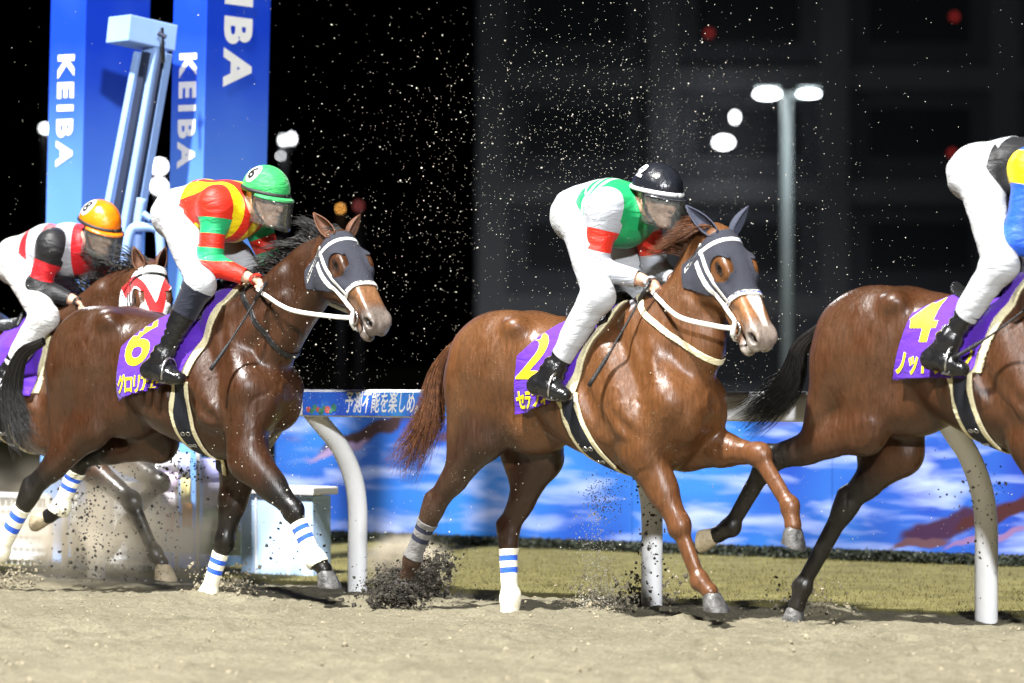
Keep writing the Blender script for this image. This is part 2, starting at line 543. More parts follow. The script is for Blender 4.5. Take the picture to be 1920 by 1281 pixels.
    def dist_by_tag(s, V):
        """smallest unblended distance to each tag's primitives"""
        out = {}
        X, Y, Z = (V[:, i] for i in range(3))
        for tg, fn in s.prims:
            d = fn(X, Y, Z)
            out[tg] = d if tg not in out else np.minimum(out[tg], d)
        return out

def vnormals(V, F):
    F = np.asarray(F)
    if F.shape[1] == 4:
        n = np.cross(V[F[:, 2]] - V[F[:, 0]], V[F[:, 3]] - V[F[:, 1]])
    else:
        n = np.cross(V[F[:, 1]] - V[F[:, 0]], V[F[:, 2]] - V[F[:, 0]])
    N_ = np.zeros_like(V)
    for k in range(F.shape[1]):
        for c in range(3):
            N_[:, c] += np.bincount(F[:, k], n[:, c], len(V))
    return N_ / (np.linalg.norm(N_, axis=1)[:, None] + 1e-12)

class TM:
    """triangle mesh with per-vertex data that can be cut along the zero line of a scalar"""
    def __init__(s, V, F, Nn=None, A=None):
        F = np.asarray(F)
        if F.shape[1] == 4:
            F = np.vstack([F[:, [0, 1, 2]], F[:, [0, 2, 3]]])
        s.V, s.F = np.array(V, float), F
        s.N = vnormals(s.V, F) if Nn is None else Nn
        s.A = np.zeros((len(V), 0)) if A is None else A
        s.M = np.zeros(len(F), int)
    def copy(s):
        t = TM.__new__(TM); t.V, t.F, t.N, t.A, t.M = s.V, s.F, s.N, s.A, s.M
        return t
    def split(s, S):
        S = np.where(np.abs(S) < 1e-9, 1e-9, S)
        pos = S > 0
        c = pos[s.F].sum(1)
        part = (c == 1) | (c == 2)
        whole = ~part
        Fp, Mp, cp = s.F[part], s.M[part], c[part]
        if len(Fp) == 0:
            return pos[s.F[:, 0]]
        P = pos[Fp]
        lone = np.where(cp == 1, np.argmax(P, 1), np.argmin(P, 1))
        r = np.arange(len(Fp))
        a, b, c_ = Fp[r, lone], Fp[r, (lone + 1) % 3], Fp[r, (lone + 2) % 3]
        def ev(x, y):
            lo_, hi_ = np.minimum(x, y), np.maximum(x, y)
            return lo_.astype(np.int64) * len(s.V) + hi_
        e = np.concatenate([ev(a, b), ev(a, c_)])
        ue, inv = np.unique(e, return_inverse=True)
        i0, i1 = ue // len(s.V), ue % len(s.V)
        t = (S[i0] / (S[i0] - S[i1]))[:, None]
        L = lambda Q: Q[i0] + (Q[i1] - Q[i0]) * t
        n0 = len(s.V)
        s.V = np.vstack([s.V, L(s.V)])
        nn = L(s.N); nn /= np.linalg.norm(nn, axis=1)[:, None] + 1e-12
        s.N = np.vstack([s.N, nn])
        s.A = np.vstack([s.A, L(s.A)])
        p, q = n0 + inv[:len(Fp)], n0 + inv[len(Fp):]
        one = cp == 1
        side = np.concatenate([pos[s.F[whole][:, 0]], one, ~one, ~one])
        s.F = np.vstack([s.F[whole], np.stack([a, p, q], 1), np.stack([p, b, c_], 1), np.stack([p, c_, q], 1)])
        s.M = np.concatenate([s.M[whole], Mp, Mp, Mp])
        return side
    def keep(s, S):
        side = s.split(S)
        s.F, s.M = s.F[side], s.M[side]
        s.clean()
        return s
    def clean(s):
        u, inv = np.unique(s.F, return_inverse=True)
        s.F = inv.reshape(s.F.shape)
        s.V, s.N, s.A = s.V[u], s.N[u], s.A[u]
    def paint(s, fn, m, where=None):
        """fn(V, A) -> scalar; faces on the positive side take material m"""
        side = s.split(fn(s))
        s.M = np.where(side, m, s.M)
        return s
    def mesh(s, name, off=0.0):
        return np_mesh(name, s.V + s.N * off, s.F, True, s.M, s.N)

def solidify(o, th, offset=-1.0):
    md = o.modifiers.new('thickness', 'SOLIDIFY'); md.thickness = th; md.offset = offset; md.use_even_offset = False
    return o

def text_tris(body, size, bold=0.0, shear=0.0, cell=0.02, spacing=1.0, align='CENTER'):
    """letters as a flat mesh cut into small cells so that it can follow a curved surface: (V2, F)"""
    cu = bpy.data.curves.new('lettering', 'FONT')
    cu.body = body; cu.size = size; cu.align_x = align; cu.align_y = 'CENTER'; cu.shear = shear; cu.offset = bold; cu.space_character = spacing
    cu.resolution_u = 4
    o = bpy.data.objects.new('lettering', cu)
    COL.objects.link(o)
    dg = bpy.context.evaluated_depsgraph_get()
    me = bpy.data.meshes.new_from_object(o.evaluated_get(dg))
    bpy.data.objects.remove(o); bpy.data.curves.remove(cu)
    bm = bmesh.new(); bm.from_mesh(me); bpy.data.meshes.remove(me)
    bmesh.ops.remove_doubles(bm, verts=bm.verts, dist=1e-5)
    if cell:
        co = np.array([v.co[:] for v in bm.verts])
        for ax in (0, 1):
            for x in np.arange(co[:, ax].min() + cell, co[:, ax].max(), cell):
                pc = [0, 0, 0]; pc[ax] = x
                pn = [0, 0, 0]; pn[ax] = 1
                bmesh.ops.bisect_plane(bm, geom=bm.verts[:] + bm.edges[:] + bm.faces[:], plane_co=pc, plane_no=pn)
    bmesh.ops.triangulate(bm, faces=bm.faces)
    bm.verts.index_update()
    V = np.array([v.co[:2] for v in bm.verts]); F = np.array([[v.index for v in f.verts] for f in bm.faces])
    bm.free()
    return V, F

def project_text(name, V2, F, origin, ax_a, ax_b, direction, bvh, off, m, parent):
    """lay flat lettering on a surface: start = origin + a*ax_a + b*ax_b, cast along direction"""
    origin, ax_a, ax_b, direction = map(lambda q: np.array(q, float), (origin, ax_a, ax_b, direction))
    P = origin + V2[:, :1] * ax_a + V2[:, 1:2] * ax_b
    ok = np.zeros(len(P), bool); out = P.copy()
    dv = Vector(direction)
    for i, p in enumerate(P):
        h = bvh.ray_cast(Vector(p), dv, 3.0)
        if h[0] is not None:
            out[i] = np.array(h[0]) - direction * off
            ok[i] = True
    F = F[ok[F].all(1)]
    # face outwards
    n = np.cross(out[F[:, 1]] - out[F[:, 0]], out[F[:, 2]] - out[F[:, 0]]) @ direction
    F = np.where((n > 0)[:, None], F[:, ::-1], F)
    u, inv = np.unique(F, return_inverse=True)
    if len(u) == 0:
        return None
    return link(name, np_mesh(name, out[u], inv.reshape(F.shape), False), m, parent)

def bvh_of(V, F):
    return BVHTree.FromPolygons([tuple(v) for v in V], [tuple(int(i) for i in f) for f in F])

def rot_y(a):
    c, s = math.cos(a), math.sin(a)
    return np.array([[c, 0, s], [0, 1, 0], [-s, 0, c]])

def vnoise(P, scale, seed=0):
    """smooth value noise in 3D, 0..1"""
    Q = np.asarray(P, float) * scale + seed * 17.3 + 1000.0
    i = np.floor(Q).astype(np.int64); f = Q - i; f = f * f * (3 - 2 * f)
    def hsh(a, b, c):
        n = (a * 73856093) ^ (b * 19349663) ^ (c * 83492791) ^ (seed * 2654435761 % 4294967296)
        n = (n ^ (n >> 13)) * 1274126177 & 0x7fffffff
        n = (n ^ (n >> 16)) * 1103515245 & 0x7fffffff
        return (n & 0xffff) / 65535.0
    r = 0
    for dx in (0, 1):
        for dy in (0, 1):
            for dz in (0, 1):
                w = (f[..., 0] if dx else 1 - f[..., 0]) * (f[..., 1] if dy else 1 - f[..., 1]) * (f[..., 2] if dz else 1 - f[..., 2])
                r = r + w * hsh(i[..., 0] + dx, i[..., 1] + dy, i[..., 2] + dz)
    return r

def fbm(P, scale, oct=4, seed=0):
    r, a, t = 0, 1.0, 0
    for o in range(oct):
        r = r + a * vnoise(P, scale * 2 ** o, seed + o); t += a; a *= 0.5
    return r / t

# ------------------------------------------------------------------ horses
def sstep(x, a, b):
    t = np.clip((x - a) / (b - a), 0, 1)
    return t * t * (3 - 2 * t)

def unit(v):
    v = np.asarray(v, float)
    return v / (np.linalg.norm(v) + 1e-12)

TORSO = np.array([  # x, top, bottom, half width, height of the widest point (fraction from the bottom)
    (-0.86, 1.26, 1.14, 0.05, 0.5), (-0.82, 1.36, 1.04, 0.13, 0.5), (-0.74, 1.435, 0.98, 0.19, 0.55), (-0.62, 1.49, 0.95, 0.225, 0.60),
    (-0.50, 1.51, 0.955, 0.24, 0.60), (-0.36, 1.505, 0.95, 0.235, 0.58), (-0.22, 1.48, 0.905, 0.237, 0.52),
    (-0.05, 1.462, 0.825, 0.255, 0.48), (0.12, 1.478, 0.765, 0.26, 0.46), (0.26, 1.525, 0.73, 0.247, 0.44),
    (0.36, 1.575, 0.72, 0.222, 0.42), (0.46, 1.56, 0.745, 0.20, 0.42), (0.56, 1.48, 0.80, 0.175, 0.42),
    (0.64, 1.36, 0.87, 0.145, 0.42), (0.70, 1.22, 0.95, 0.10, 0.45), (0.73, 1.13, 1.02, 0.05, 0.5)])

HEAD = np.array([  # t along the face, dorsal, ventral, half width
    (-0.07, 0.010, -0.02, 0.02), (-0.04, 0.045, -0.08, 0.06), (0.02, 0.066, -0.135, 0.086), (0.08, 0.074, -0.178, 0.097), (0.14, 0.078, -0.205, 0.104),
    (0.20, 0.076, -0.205, 0.100), (0.27, 0.066, -0.172, 0.083), (0.33, 0.058, -0.130, 0.068), (0.40, 0.050, -0.095, 0.058),
    (0.47, 0.046, -0.076, 0.056), (0.53, 0.046, -0.066, 0.060), (0.575, 0.036, -0.054, 0.052), (0.60, 0.018, -0.036, 0.034), (0.612, 0.0, -0.02, 0.012)])

def loft_fn(tab, conv, power=2.1):
    """tab columns: s, top, bottom, halfwidth[, centre fraction]; conv(X,Y,Z)->(s, lateral, vertical)"""
    den = spline(tab, 12)
    ss = den[:, 0]
    def fn(X, Y, Z):
        s_, l_, v_ = conv(X, Y, Z)
        top = np.interp(s_, ss, den[:, 1]); bot = np.interp(s_, ss, den[:, 2]); w = np.maximum(np.interp(s_, ss, den[:, 3]), 0.005)
        cf = np.interp(s_, ss, den[:, 4]) if den.shape[1] > 4 else 0.5
        mid = bot + (top - bot) * cf
        h = np.maximum(np.where(v_ > mid, top - mid, mid - bot), 0.005)
        q = (np.abs(l_ / w) ** power + np.abs((v_ - mid) / h) ** power) ** (1 / power)
        d = (q - 1) * np.minimum(w, h) * 0.95
        over = np.maximum(np.maximum(ss[0] - s_, s_ - ss[-1]), 0)
        return np.where(over > 0, np.sqrt(np.maximum(d, 0) ** 2 + over ** 2), d)
    return fn

def hoof_arrays():
    V, F = [], []
    rings = [(0.0, 0.004, 0.066, 0.058), (0.012, 0.002, 0.066, 0.058), (0.05, -0.012, 0.054, 0.050), (0.074, -0.022, 0.046, 0.044), (0.084, -0.024, 0.040, 0.038)]
    n = 20
    for z, cx, rx, ry in rings:
        for k in range(n):
            a = 2 * math.pi * k / n
            x = math.cos(a)
            x = x if x > -0.55 else -0.55 + (x + 0.55) * 0.35
            zz = z * (1.0 if math.cos(a) > 0 else 1 + 0.35 * math.cos(a))
            V.append((cx + rx * x, ry * math.sin(a), zz))
    for i in range(len(rings) - 1):
        for k in range(n):
            F.append((i * n + k, i * n + (k + 1) % n, (i + 1) * n + (k + 1) % n, (i + 1) * n + k))
    c0 = len(V); V += [(0, 0, 0.004), (-0.024, 0, 0.085)]
    m = (len(rings) - 1) * n
    for k in range(n):
        F.append((c0, (k + 1) % n, k)); F.append((c0 + 1, m + k, m + (k + 1) % n))
    return np.array(V), F

HOOF_V, HOOF_F = hoof_arrays()

M_leather = mat('black_leather', (0.012, 0.012, 0.013, 1), 0.32, 0.3, 30, 0.25, 60)
M_tackwhite = mat('white_strap', (0.78, 0.78, 0.74, 1), 0.5, 0.06, 40, 0.3, 120)
M_steel = mat('bit_steel', (0.55, 0.55, 0.55, 1), 0.28, 0.1, 40, metal=1.0)
M_eye = mat('dark_eye', (0.006, 0.004, 0.003, 1), 0.08, 0.2, 30)
M_purple = mat_cloth('purple_cloth', srgb(84, 34, 172), 0.7, 0.55, 7)
M_yellow = mat('yellow_print', srgb(246, 226, 20), 0.6, 0.04, 30)
M_cream = mat_cloth('cream_pad', srgb(226, 216, 176), 0.85, 0.4, 20, dirt=0.4)
M_girth = mat('navy_girth_web', srgb(24, 28, 40), 0.7, 0.2, 60, 0.4, 200)
M_bandw = mat_cloth('bandage_white', srgb(236, 230, 206), 0.9, 0.35, 26, dirt=0.75, dirtcol=(0.42, 0.36, 0.26))
M_bandb = mat_cloth('bandage_blue', srgb(42, 90, 200), 0.85, 0.35, 26, dirt=0.3)
M_bluestripe = mat('blue_strap_stripe', srgb(40, 72, 190), 0.5, 0.05, 30)
M_mesh_hood = mat('dark_mesh_hood', srgb(44, 46, 58), 0.75, 0.12, 30, 0.5, 500)

def smooth_curve(pts):
    return spline(np.array(pts), 10)

def strands_mesh(name, roots, make, m, parent, seg=9, n=200, r0=0.0035, seed=1, taper=0.15):
    """hair: each strand a thin three-sided tapering tube"""
    R = np.random.default_rng(seed)
    V, F = [], []
    for i in range(n):
        P = make(i, R)
        if P is None:
            continue
        k = len(P)
        T = np.gradient(P, axis=0); T /= np.linalg.norm(T, axis=1)[:, None] + 1e-9
        a0 = np.cross(T, R.normal(size=3)); a0 /= np.linalg.norm(a0, axis=1)[:, None] + 1e-9
        b0 = np.cross(T, a0)
        w = r0 * R.uniform(0.6, 1.3) * (1 - (1 - taper) * np.linspace(0, 1, k) ** 1.5)
        base = len(V)
        for j in range(k):
            for q in range(3):
                an = 2.0944 * q
                V.append(P[j] + w[j] * (math.cos(an) * a0[j] + math.sin(an) * b0[j]))
        for j in range(k - 1):
            for q in range(3):
                q2 = (q + 1) % 3
                F.append((base + j * 3 + q, base + j * 3 + q2, base + (j + 1) * 3 + q2, base + (j + 1) * 3 + q))
    return link(name, np_mesh(name, np.array(V), np.array(F)), m, parent)

def build_horse(c):
    fr = c['frame']
    h = c.get('h', 0.008)
    dz = c.get('dz', 0.0)
    NEAR, FAR = -1, 1
    sx = c.get('sx', 1.0)
    def J(p, y):
        if p[0] == 'L':
            return np.array([p[1], y, p[2] + 0.0])
        return fr.at(p[0], p[1], y)
    def warp(Q_):                      # overall body length; head and neck end keep their size
        Q_ = np.array(Q_, float); x = Q_[..., 0]
        Q_[..., 0] = np.where(x <= 0.75, x * sx, x - 0.75 * (1 - sx))
        return Q_
    def unwarp(Q_):
        Q_ = np.array(Q_, float); x = Q_[..., 0]
        Q_[..., 0] = np.where(x / sx <= 0.75, x / sx, x + 0.75 * (1 - sx))
        return Q_
    root = empty('horse', fr.O, -fr.th)
    # ---- head frame
    Ptrue = J(c['poll'], c.get('poll_y', 0.0)); P = unwarp(Ptrue)
    psi, pit, roll = rad(c['yaw']), rad(c['pitch']), rad(c.get('roll', 0))
    a = np.array([math.cos(pit) * math.cos(psi), -math.cos(pit) * math.sin(psi), -math.sin(pit)])
    sd = unit(np.cross((0, 0, 1), a))              # horse's left
    up = np.cross(a, sd)
    sd, up = math.cos(roll) * sd + math.sin(roll) * up, -math.sin(roll) * sd + math.cos(roll) * up
    HP = lambda t, u, s: P + a * t + up * u + sd * s
    # ---- legs
    legs = {}
    for key in ('nh', 'fh', 'nf', 'ff'):
        L = c[key]
        sgn = -1 if key[0] == 'n' else 1
        y1 = L.get('y', 0.12) * sgn
        legs[key] = dict(sgn=sgn, up=unwarp(J(L['up'], sgn * L.get('yu', 0.14))), mid=unwarp(J(L['mid'], y1)), fet=unwarp(J(L['fet'], y1 * L.get('yf', 0.9))), cor=unwarp(J(L['cor'], y1 * L.get('yf', 0.85))), a=rad(L['a']))
    pts = np.array([v[k] for v in legs.values() for k in ('up', 'mid', 'fet', 'cor')] + [HP(0.62, 0, 0), HP(0, .1, 0), HP(.55, -.1, 0), (-0.9, 0, 0.9), (0.8, 0, 1.6 + dz)])
    lo = np.minimum(pts.min(0), (-0.95, -0.36, 0.5)) - 0.13
    hi = np.maximum(pts.max(0), (0.9, 0.36, 1.6 + dz)) + 0.13
    Fd = Field(lo, hi, h)
    # ---- torso
    tab = TORSO.copy(); tab[:, 1:3] += dz; tab[:, 3] *= 0.95; tab[:, 2] += 0.02 * np.exp(-((tab[:, 0] + 0.15) / 0.35) ** 2)
    tab[:, 2] += c.get('belly', 0.0) * np.exp(-((tab[:, 0] + 0.1) / 0.45) ** 2)
    Fd.put(loft_fn(tab, lambda X, Y, Z: (X, Y, Z)), (-0.9, -0.3, 0.68 + dz), (0.85, 0.3, 1.62 + dz), 0.02, tag='torso')
    for s in (-1, 1):
        Fd.ell((-0.50, s * 0.122, 1.345 + dz), (0.26, 0.118, 0.165), 0.06, tag='torso')      # gluteals
        Fd.ell((-0.70, s * 0.108, 1.20 + dz), (0.135, 0.11, 0.21), 0.06, tag='torso')       # hamstrings
        Fd.ell((-0.34, s * 0.20, 1.435 + dz), (0.055, 0.05, 0.045), 0.06, tag='torso')     # point of hip
        Fd.ell((0.12, s * 0.13, 1.09 + dz), (0.33, 0.138, 0.23), 0.08, tag='torso')        # ribs
    # ---- neck
    n0 = np.array([0.41, 0, 1.29 + dz]); n1 = np.array([0.575, 0, 1.375 + dz])
    nt_ = HP(-0.02, -0.055, 0)
    n3 = nt_ - unit(nt_ - n1) * 0.06
    mid = n1 * 0.5 + n3 * 0.5 + np.array([0, 0, 0.015]) + np.array(c.get('neck_off', (0, 0, 0)))
    m2 = n1 * 0.22 + n3 * 0.78 + np.array([0, 0, 0.02]) + 0.6 * np.array(c.get('neck_off', (0, 0, 0)))
    Fd.cone(n0, n1, 0.25, 0.200, 0.06, (0, 1, 0), 0.62, tag='neck')
    Fd.cone(n1, mid, 0.200, 0.148, 0.06, (0, 1, 0), 0.56, tag='neck')
    Fd.cone(mid, m2, 0.148, 0.122, 0.05, (0, 1, 0), 0.58, tag='neck')
    Fd.cone(m2, nt_, 0.122, 0.102, 0.05, (0, 1, 0), 0.66, tag='neck')
    # neck muscle ridges
    for s in (-1, 1):
        Fd.cone(n0 + (0.10, s * 0.125, 0.05), mid + (0, s * 0.075, -0.05), 0.055, 0.045, 0.07, tag='neck')
        Fd.cone(n0 + (0.04, s * 0.12, 0.16), mid + (-0.03, s * 0.06, 0.075), 0.06, 0.04, 0.07, tag='neck')
        Fd.cone(n0 + (0.18, s * 0.045, -0.09), HP(0.06, -0.17, s * 0.045), 0.05, 0.035, 0.06, tag='neck')   # jugular edge
    Fd.ell((-0.38, 0, 0.98 + dz), (0.25, 0.17, 0.16), 0.06, tag='torso')      # groin
    # withers, chest
    Fd.cone((0.22, 0, 1.47 + dz), (0.47, 0, 1.535 + dz), 0.05, 0.06, 0.08, tag='torso')
    for s in (-1, 1):
        Fd.ell((0.635, s * 0.088, 1.03 + dz), (0.10, 0.085, 0.14), 0.06, tag='torso')         # pectorals
        # shoulder blade / deltoid
        Fd.cone((0.36, s * 0.115, 1.44 + dz), (0.585, s * 0.145, 1.10 + dz), 0.070, 0.098, 0.045, tag='torso')
        Fd.cone((0.22, s * 0.152, 1.30 + dz), (0.39, s * 0.168, 0.98 + dz), 0.095, 0.108, 0.045, tag='torso')  # triceps
        Fd.cone((0.10, s * 0.283, 1.22 + dz), (0.27, s * 0.283, 0.93 + dz), 0.035, 0.035, 0.05, sub=True)       # hollow behind the triceps
        Fd.cone((0.455, s * 0.225, 1.38 + dz), (0.51, s * 0.255, 1.10 + dz), 0.026, 0.028, 0.04, sub=True)       # groove between blade and triceps
        Fd.cone((-0.24, s * 0.325, 1.33 + dz), (-0.33, s * 0.315, 1.12 + dz), 0.055, 0.05, 0.09, sub=True)    # flank hollow
        Fd.chain([(-0.29, s * 0.268, 1.40 + dz), (-0.31, s * 0.268, 1.24 + dz), (-0.36, s * 0.258, 1.08 + dz), (-0.40, s * 0.24, 0.98 + dz)], [0.018, 0.028, 0.026, 0.016], 0.035, sub=True)   # crease before the thigh
        Fd.chain([(-0.66, s * 0.255, 1.36 + dz), (-0.73, s * 0.245, 1.18 + dz), (-0.74, s * 0.23, 1.0 + dz)], [0.012, 0.018, 0.012], 0.045, sub=True)   # between the hamstrings
        for rb in range(5):
            Fd.cone((-0.14 + 0.065 * rb, s * 0.283, 1.22 + dz), (-0.20 + 0.065 * rb, s * 0.268, 0.96 + dz), 0.014, 0.012, 0.03, sub=True)   # faint ribs
        Fd.chain([(0.30, s * 0.295, 1.05 + dz), (0.43, s * 0.278, 0.94 + dz), (0.48, s * 0.25, 0.90 + dz)], [0.02, 0.026, 0.015], 0.03, sub=True)   # above the elbow
    # ---- hind legs
    for key in ('nh', 'fh'):
        L = legs[key]; s = L['sgn']; st, hk, ft, co = L['up'], L['mid'], L['fet'], L['cor']
        hip = np.array([-0.52, s * 0.15, 1.20 + dz])
        Fd.cone(hip, st, 0.185, 0.105, 0.06, (0, 1, 0), 0.66, tag='thigh')
        Fd.cone((-0.70, s * 0.125, 1.14 + dz), st * 0.45 + hk * 0.55 + (-0.01, 0, 0.02), 0.128, 0.050, 0.055, (0, 1, 0), 0.72, tag='thigh')
        Fd.cone(st, st * 0.35 + hk * 0.65, 0.100, 0.056, 0.05, (0, 1, 0), 0.78, tag='gaskin')
        Fd.cone(st * 0.4 + hk * 0.6, hk, 0.058, 0.046, 0.03, (0, 1, 0), 0.8, tag='gaskin')
        Fd.ell(st + (0.0, s * 0.005, 0), (0.075, 0.062, 0.09), 0.05, tag='thigh')
        # hock: rearward point = outside of the bend
        bend = unit(unit(hk - st) + unit(hk - ft))
        g_ax = unit(hk - st); c_ax = unit(ft - hk)
        back = -c_ax * 0.035 + bend * 0.040
        ph = hk + back
        Fd.cone(hk, hk + c_ax * 0.03, 0.053, 0.050, 0.035, (0, 1, 0), 0.78, tag='low')
        Fd.cone(hk + c_ax * 0.06, ph, 0.034, 0.026, 0.03, tag='low')
        Fd.cone(ph, st * 0.5 + hk * 0.5 + bend * 0.03, 0.018, 0.036, 0.035, tag='gaskin')            # Achilles tendon
        Fd.cone(hk, ft, 0.042, 0.031, 0.03, (0, 1, 0), 0.85, tag='low')
        side = np.cross(c_ax, (0, 1, 0)); side = side if side @ bend > 0 else -side
        Fd.cone(hk + side * 0.022 + c_ax * 0.04, ft + side * 0.018, 0.024, 0.022, 0.025, tag='low')   # flexor tendons
        Fd.ell(ft, (0.044, 0.041, 0.046), 0.025, tag='low')
        Fd.ell(ft + side * 0.026 + c_ax * 0.012, (0.024, 0.026, 0.024), 0.025, tag='low')
        Fd.cone(ft, co, 0.036, 0.041, 0.025, tag='low')
    # ---- forelegs
    for key in ('nf', 'ff'):
        L = legs[key]; s = L['sgn']; el, kn, ft, co = L['up'], L['mid'], L['fet'], L['cor']
        Fd.cone((0.555, s * 0.135, 1.06 + dz), el, 0.125, 0.108, 0.05, (0, 1, 0), 0.85, tag='arm')
        ax = unit(kn - el); c_ax = unit(ft - kn)
        fwd = np.cross((0, 1, 0), ax); fwd = -fwd if fwd[0] < 0 else fwd
        Fd.cone(el, el * 0.45 + kn * 0.55, 0.112, 0.074, 0.04, (0, 1, 0), 0.8, tag='arm')
        Fd.cone(el * 0.5 + kn * 0.5, kn, 0.074, 0.048, 0.03, (0, 1, 0), 0.88, tag='arm')
        Fd.cone(el + fwd * 0.04 + (0, s * 0.02, 0), el * 0.5 + kn * 0.5 + fwd * 0.02, 0.066, 0.04, 0.05, tag='arm')
        Fd.cone(el - fwd * 0.03 + (0, s * 0.03, 0), el * 0.35 + kn * 0.65 - fwd * 0.012 + (0, s * 0.02, 0), 0.05, 0.024, 0.035, tag='arm')
        Fd.ell(kn, (0.057, 0.052, 0.064), 0.022, axes=[np.cross((0, 1, 0), ax), (0, 1, 0), ax], tag='low')
        kb = unit(np.cross((0, 1, 0), c_ax)); kb = kb if kb[0] < 0 else -kb
        if key in c.get('flip_tendon', ()):
            kb = -kb
        Fd.ell(kn + kb * 0.035 + ax * 0.015, (0.026, 0.03, 0.03), 0.03, tag='low')
        Fd.cone(kn, ft, 0.037, 0.030, 0.02, (0, 1, 0), 0.88, tag='low')
        Fd.cone(kn + kb * 0.022 + c_ax * 0.05, ft + kb * 0.018, 0.022, 0.021, 0.022, tag='low')
        Fd.ell(ft, (0.043, 0.040, 0.045), 0.022, tag='low')
        Fd.ell(ft + kb * 0.026 + c_ax * 0.012, (0.023, 0.025, 0.023), 0.025, tag='low')
        Fd.cone(ft, co, 0.034, 0.040, 0.025, tag='low')
    # ---- head
    def hconv(X, Y, Z):
        x, y, z = X - P[0], Y - P[1], Z - P[2]
        return (x * a[0] + y * a[1] + z * a[2], x * sd[0] + y * sd[1] + z * sd[2], x * up[0] + y * up[1] + z * up[2])
    cs = np.array([HP(t, u, s) for t in (-0.1, 0.63) for u in (-0.24, 0.1) for s in (-0.12, 0.12)])
    Fd.put(loft_fn(HEAD, hconv, 2.25), cs.min(0), cs.max(0), 0.045, tag='head')
    A3 = [a, sd, up]
    for s in (-1, 1):
        Fd.ell(HP(0.178, 0.036, s * 0.080), (0.060, 0.017, 0.036), 0.045, A3, tag='head')     # orbit
        Fd.ell(HP(0.15, -0.12, s * 0.072), (0.10, 0.032, 0.078), 0.035, A3, tag='head')       # jowl
        Fd.cone(HP(0.22, -0.02, s * 0.085), HP(0.36, -0.005, s * 0.058), 0.018, 0.010, 0.02, tag='head')   # facial crest
        Fd.cone(HP(0.34, 0.022, s * 0.042), HP(0.52, 0.012, s * 0.042), 0.020, 0.022, 0.03, tag='head')    # nasal bone
        Fd.ell(HP(0.548, 0.006, s * 0.046), (0.048, 0.027, 0.037), 0.02, A3, tag='head')      # nostril wing
        Fd.ell(HP(0.565, -0.035, s * 0.028), (0.04, 0.03, 0.035), 0.02, A3, tag='head')       # upper lip
        Fd.ell(HP(0.184, 0.025, s * 0.106), (0.030, 0.010, 0.012), 0.008, A3, sub=True)       # eye socket
        Fd.ell(HP(0.562, 0.004, s * 0.062), (0.030, 0.030, 0.020), 0.008, A3, sub=True)       # nostril
        Fd.cone(HP(0.26, -0.085, s * 0.10), HP(0.40, -0.055, s * 0.075), 0.02, 0.015, 0.03, sub=True)
    lip = c.get('jaw', 0.02)
    Fd.cone(HP(0.36, -0.105, 0), HP(0.515, -0.085 - lip, 0), 0.040, 0.030, 0.03, sd, 1.15, tag='head')     # lower jaw
    Fd.ell(HP(0.535, -0.088 - lip, 0), (0.034, 0.034, 0.026), 0.02, A3, tag='head')           # chin
    Fd.cone(HP(0.455, -0.066, 0), HP(0.63, -0.072 - lip * 0.5, 0), 0.005, 0.011, 0.008, sd, 9.0, sub=True)  # mouth
    V, Q = Fd.mesh(2)
    dist = Fd.dist_by_tag(V)
    # muscle relief: soft bellies and thin valleys between them
    Nn = vnormals(V, Q)
    sdn = c.get('seed', 1)
    fore = np.exp(-((V[:, 0] - 0.45) / 0.30) ** 2) * sstep(V[:, 2], 0.72 + dz, 0.9 + dz) * (1 - sstep(V[:, 2], 1.40 + dz, 1.55 + dz))
    hindm = np.exp(-((V[:, 0] + 0.62) / 0.22) ** 2) * sstep(V[:, 2], 0.65 + dz, 0.85 + dz) * 0.55
    legm = 0.55 * np.clip(np.minimum(sstep(dist['arm'], 0.04, 0.0) + sstep(dist['gaskin'], 0.04, 0.0), 1), 0, 1)
    msk = np.clip(fore + hindm + legm + 0.22, 0, 1) * sstep(dist['head'], 0.01, 0.06)
    q = V * np.array([1.0, 1.0, 0.55]) + 0.12 * np.stack([vnoise(V, 5, sdn + 31), vnoise(V, 5, sdn + 37), vnoise(V, 5, sdn + 41)], 1)
    na_, nb2, nc2 = vnoise(q, 7.0, sdn + 3), vnoise(q, 13.0, sdn + 5), vnoise(V * np.array([1, 1, 0.4]), 30, sdn + 7)
    disp = 0.009 * (na_ - 0.5) + 0.003 * (nb2 - 0.5) + 0.0010 * (nc2 - 0.5) - 0.0030 * np.exp(-((na_ - 0.52) / 0.05) ** 2)
    # veins standing out on the legs, chest and face side
    vn = vnoise(q + 3.3, 10.0, sdn + 11)
    disp = disp + 0.0014 * np.exp(-((vn - 0.47) / 0.02) ** 2)
    V = V + Nn * (disp * msk)[:, None]
    hc = np.stack(hconv(V[:, 0], V[:, 1], V[:, 2]), 1)          # t, s, u
    V = warp(V)
    for L_ in legs.values():
        for k_ in ('up', 'mid', 'fet', 'cor'):
            L_[k_] = warp(L_[k_])
    Pb = P; P = Ptrue
    # ---- coat colour
    base, pointc = np.array(c['coat']), np.array(c['points'])
    col = np.repeat(base[None], len(V), 0)
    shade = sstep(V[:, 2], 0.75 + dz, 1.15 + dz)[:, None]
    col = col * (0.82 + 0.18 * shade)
    lowd = sstep(dist['low'], c.get('pt0', 0.20), c.get('pt1', 0.02)) * c.get('pointw', 1.0)
    col = col * (1 - lowd[:, None]) + pointc * lowd[:, None]
    if 'hind_shade' in c:  # shade on the hind legs, painted into the coat colour
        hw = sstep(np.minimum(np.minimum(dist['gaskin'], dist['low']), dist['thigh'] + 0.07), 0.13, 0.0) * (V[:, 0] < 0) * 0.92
        col = col * (1 - hw[:, None]) + np.array(c['hind_shade']) * hw[:, None]
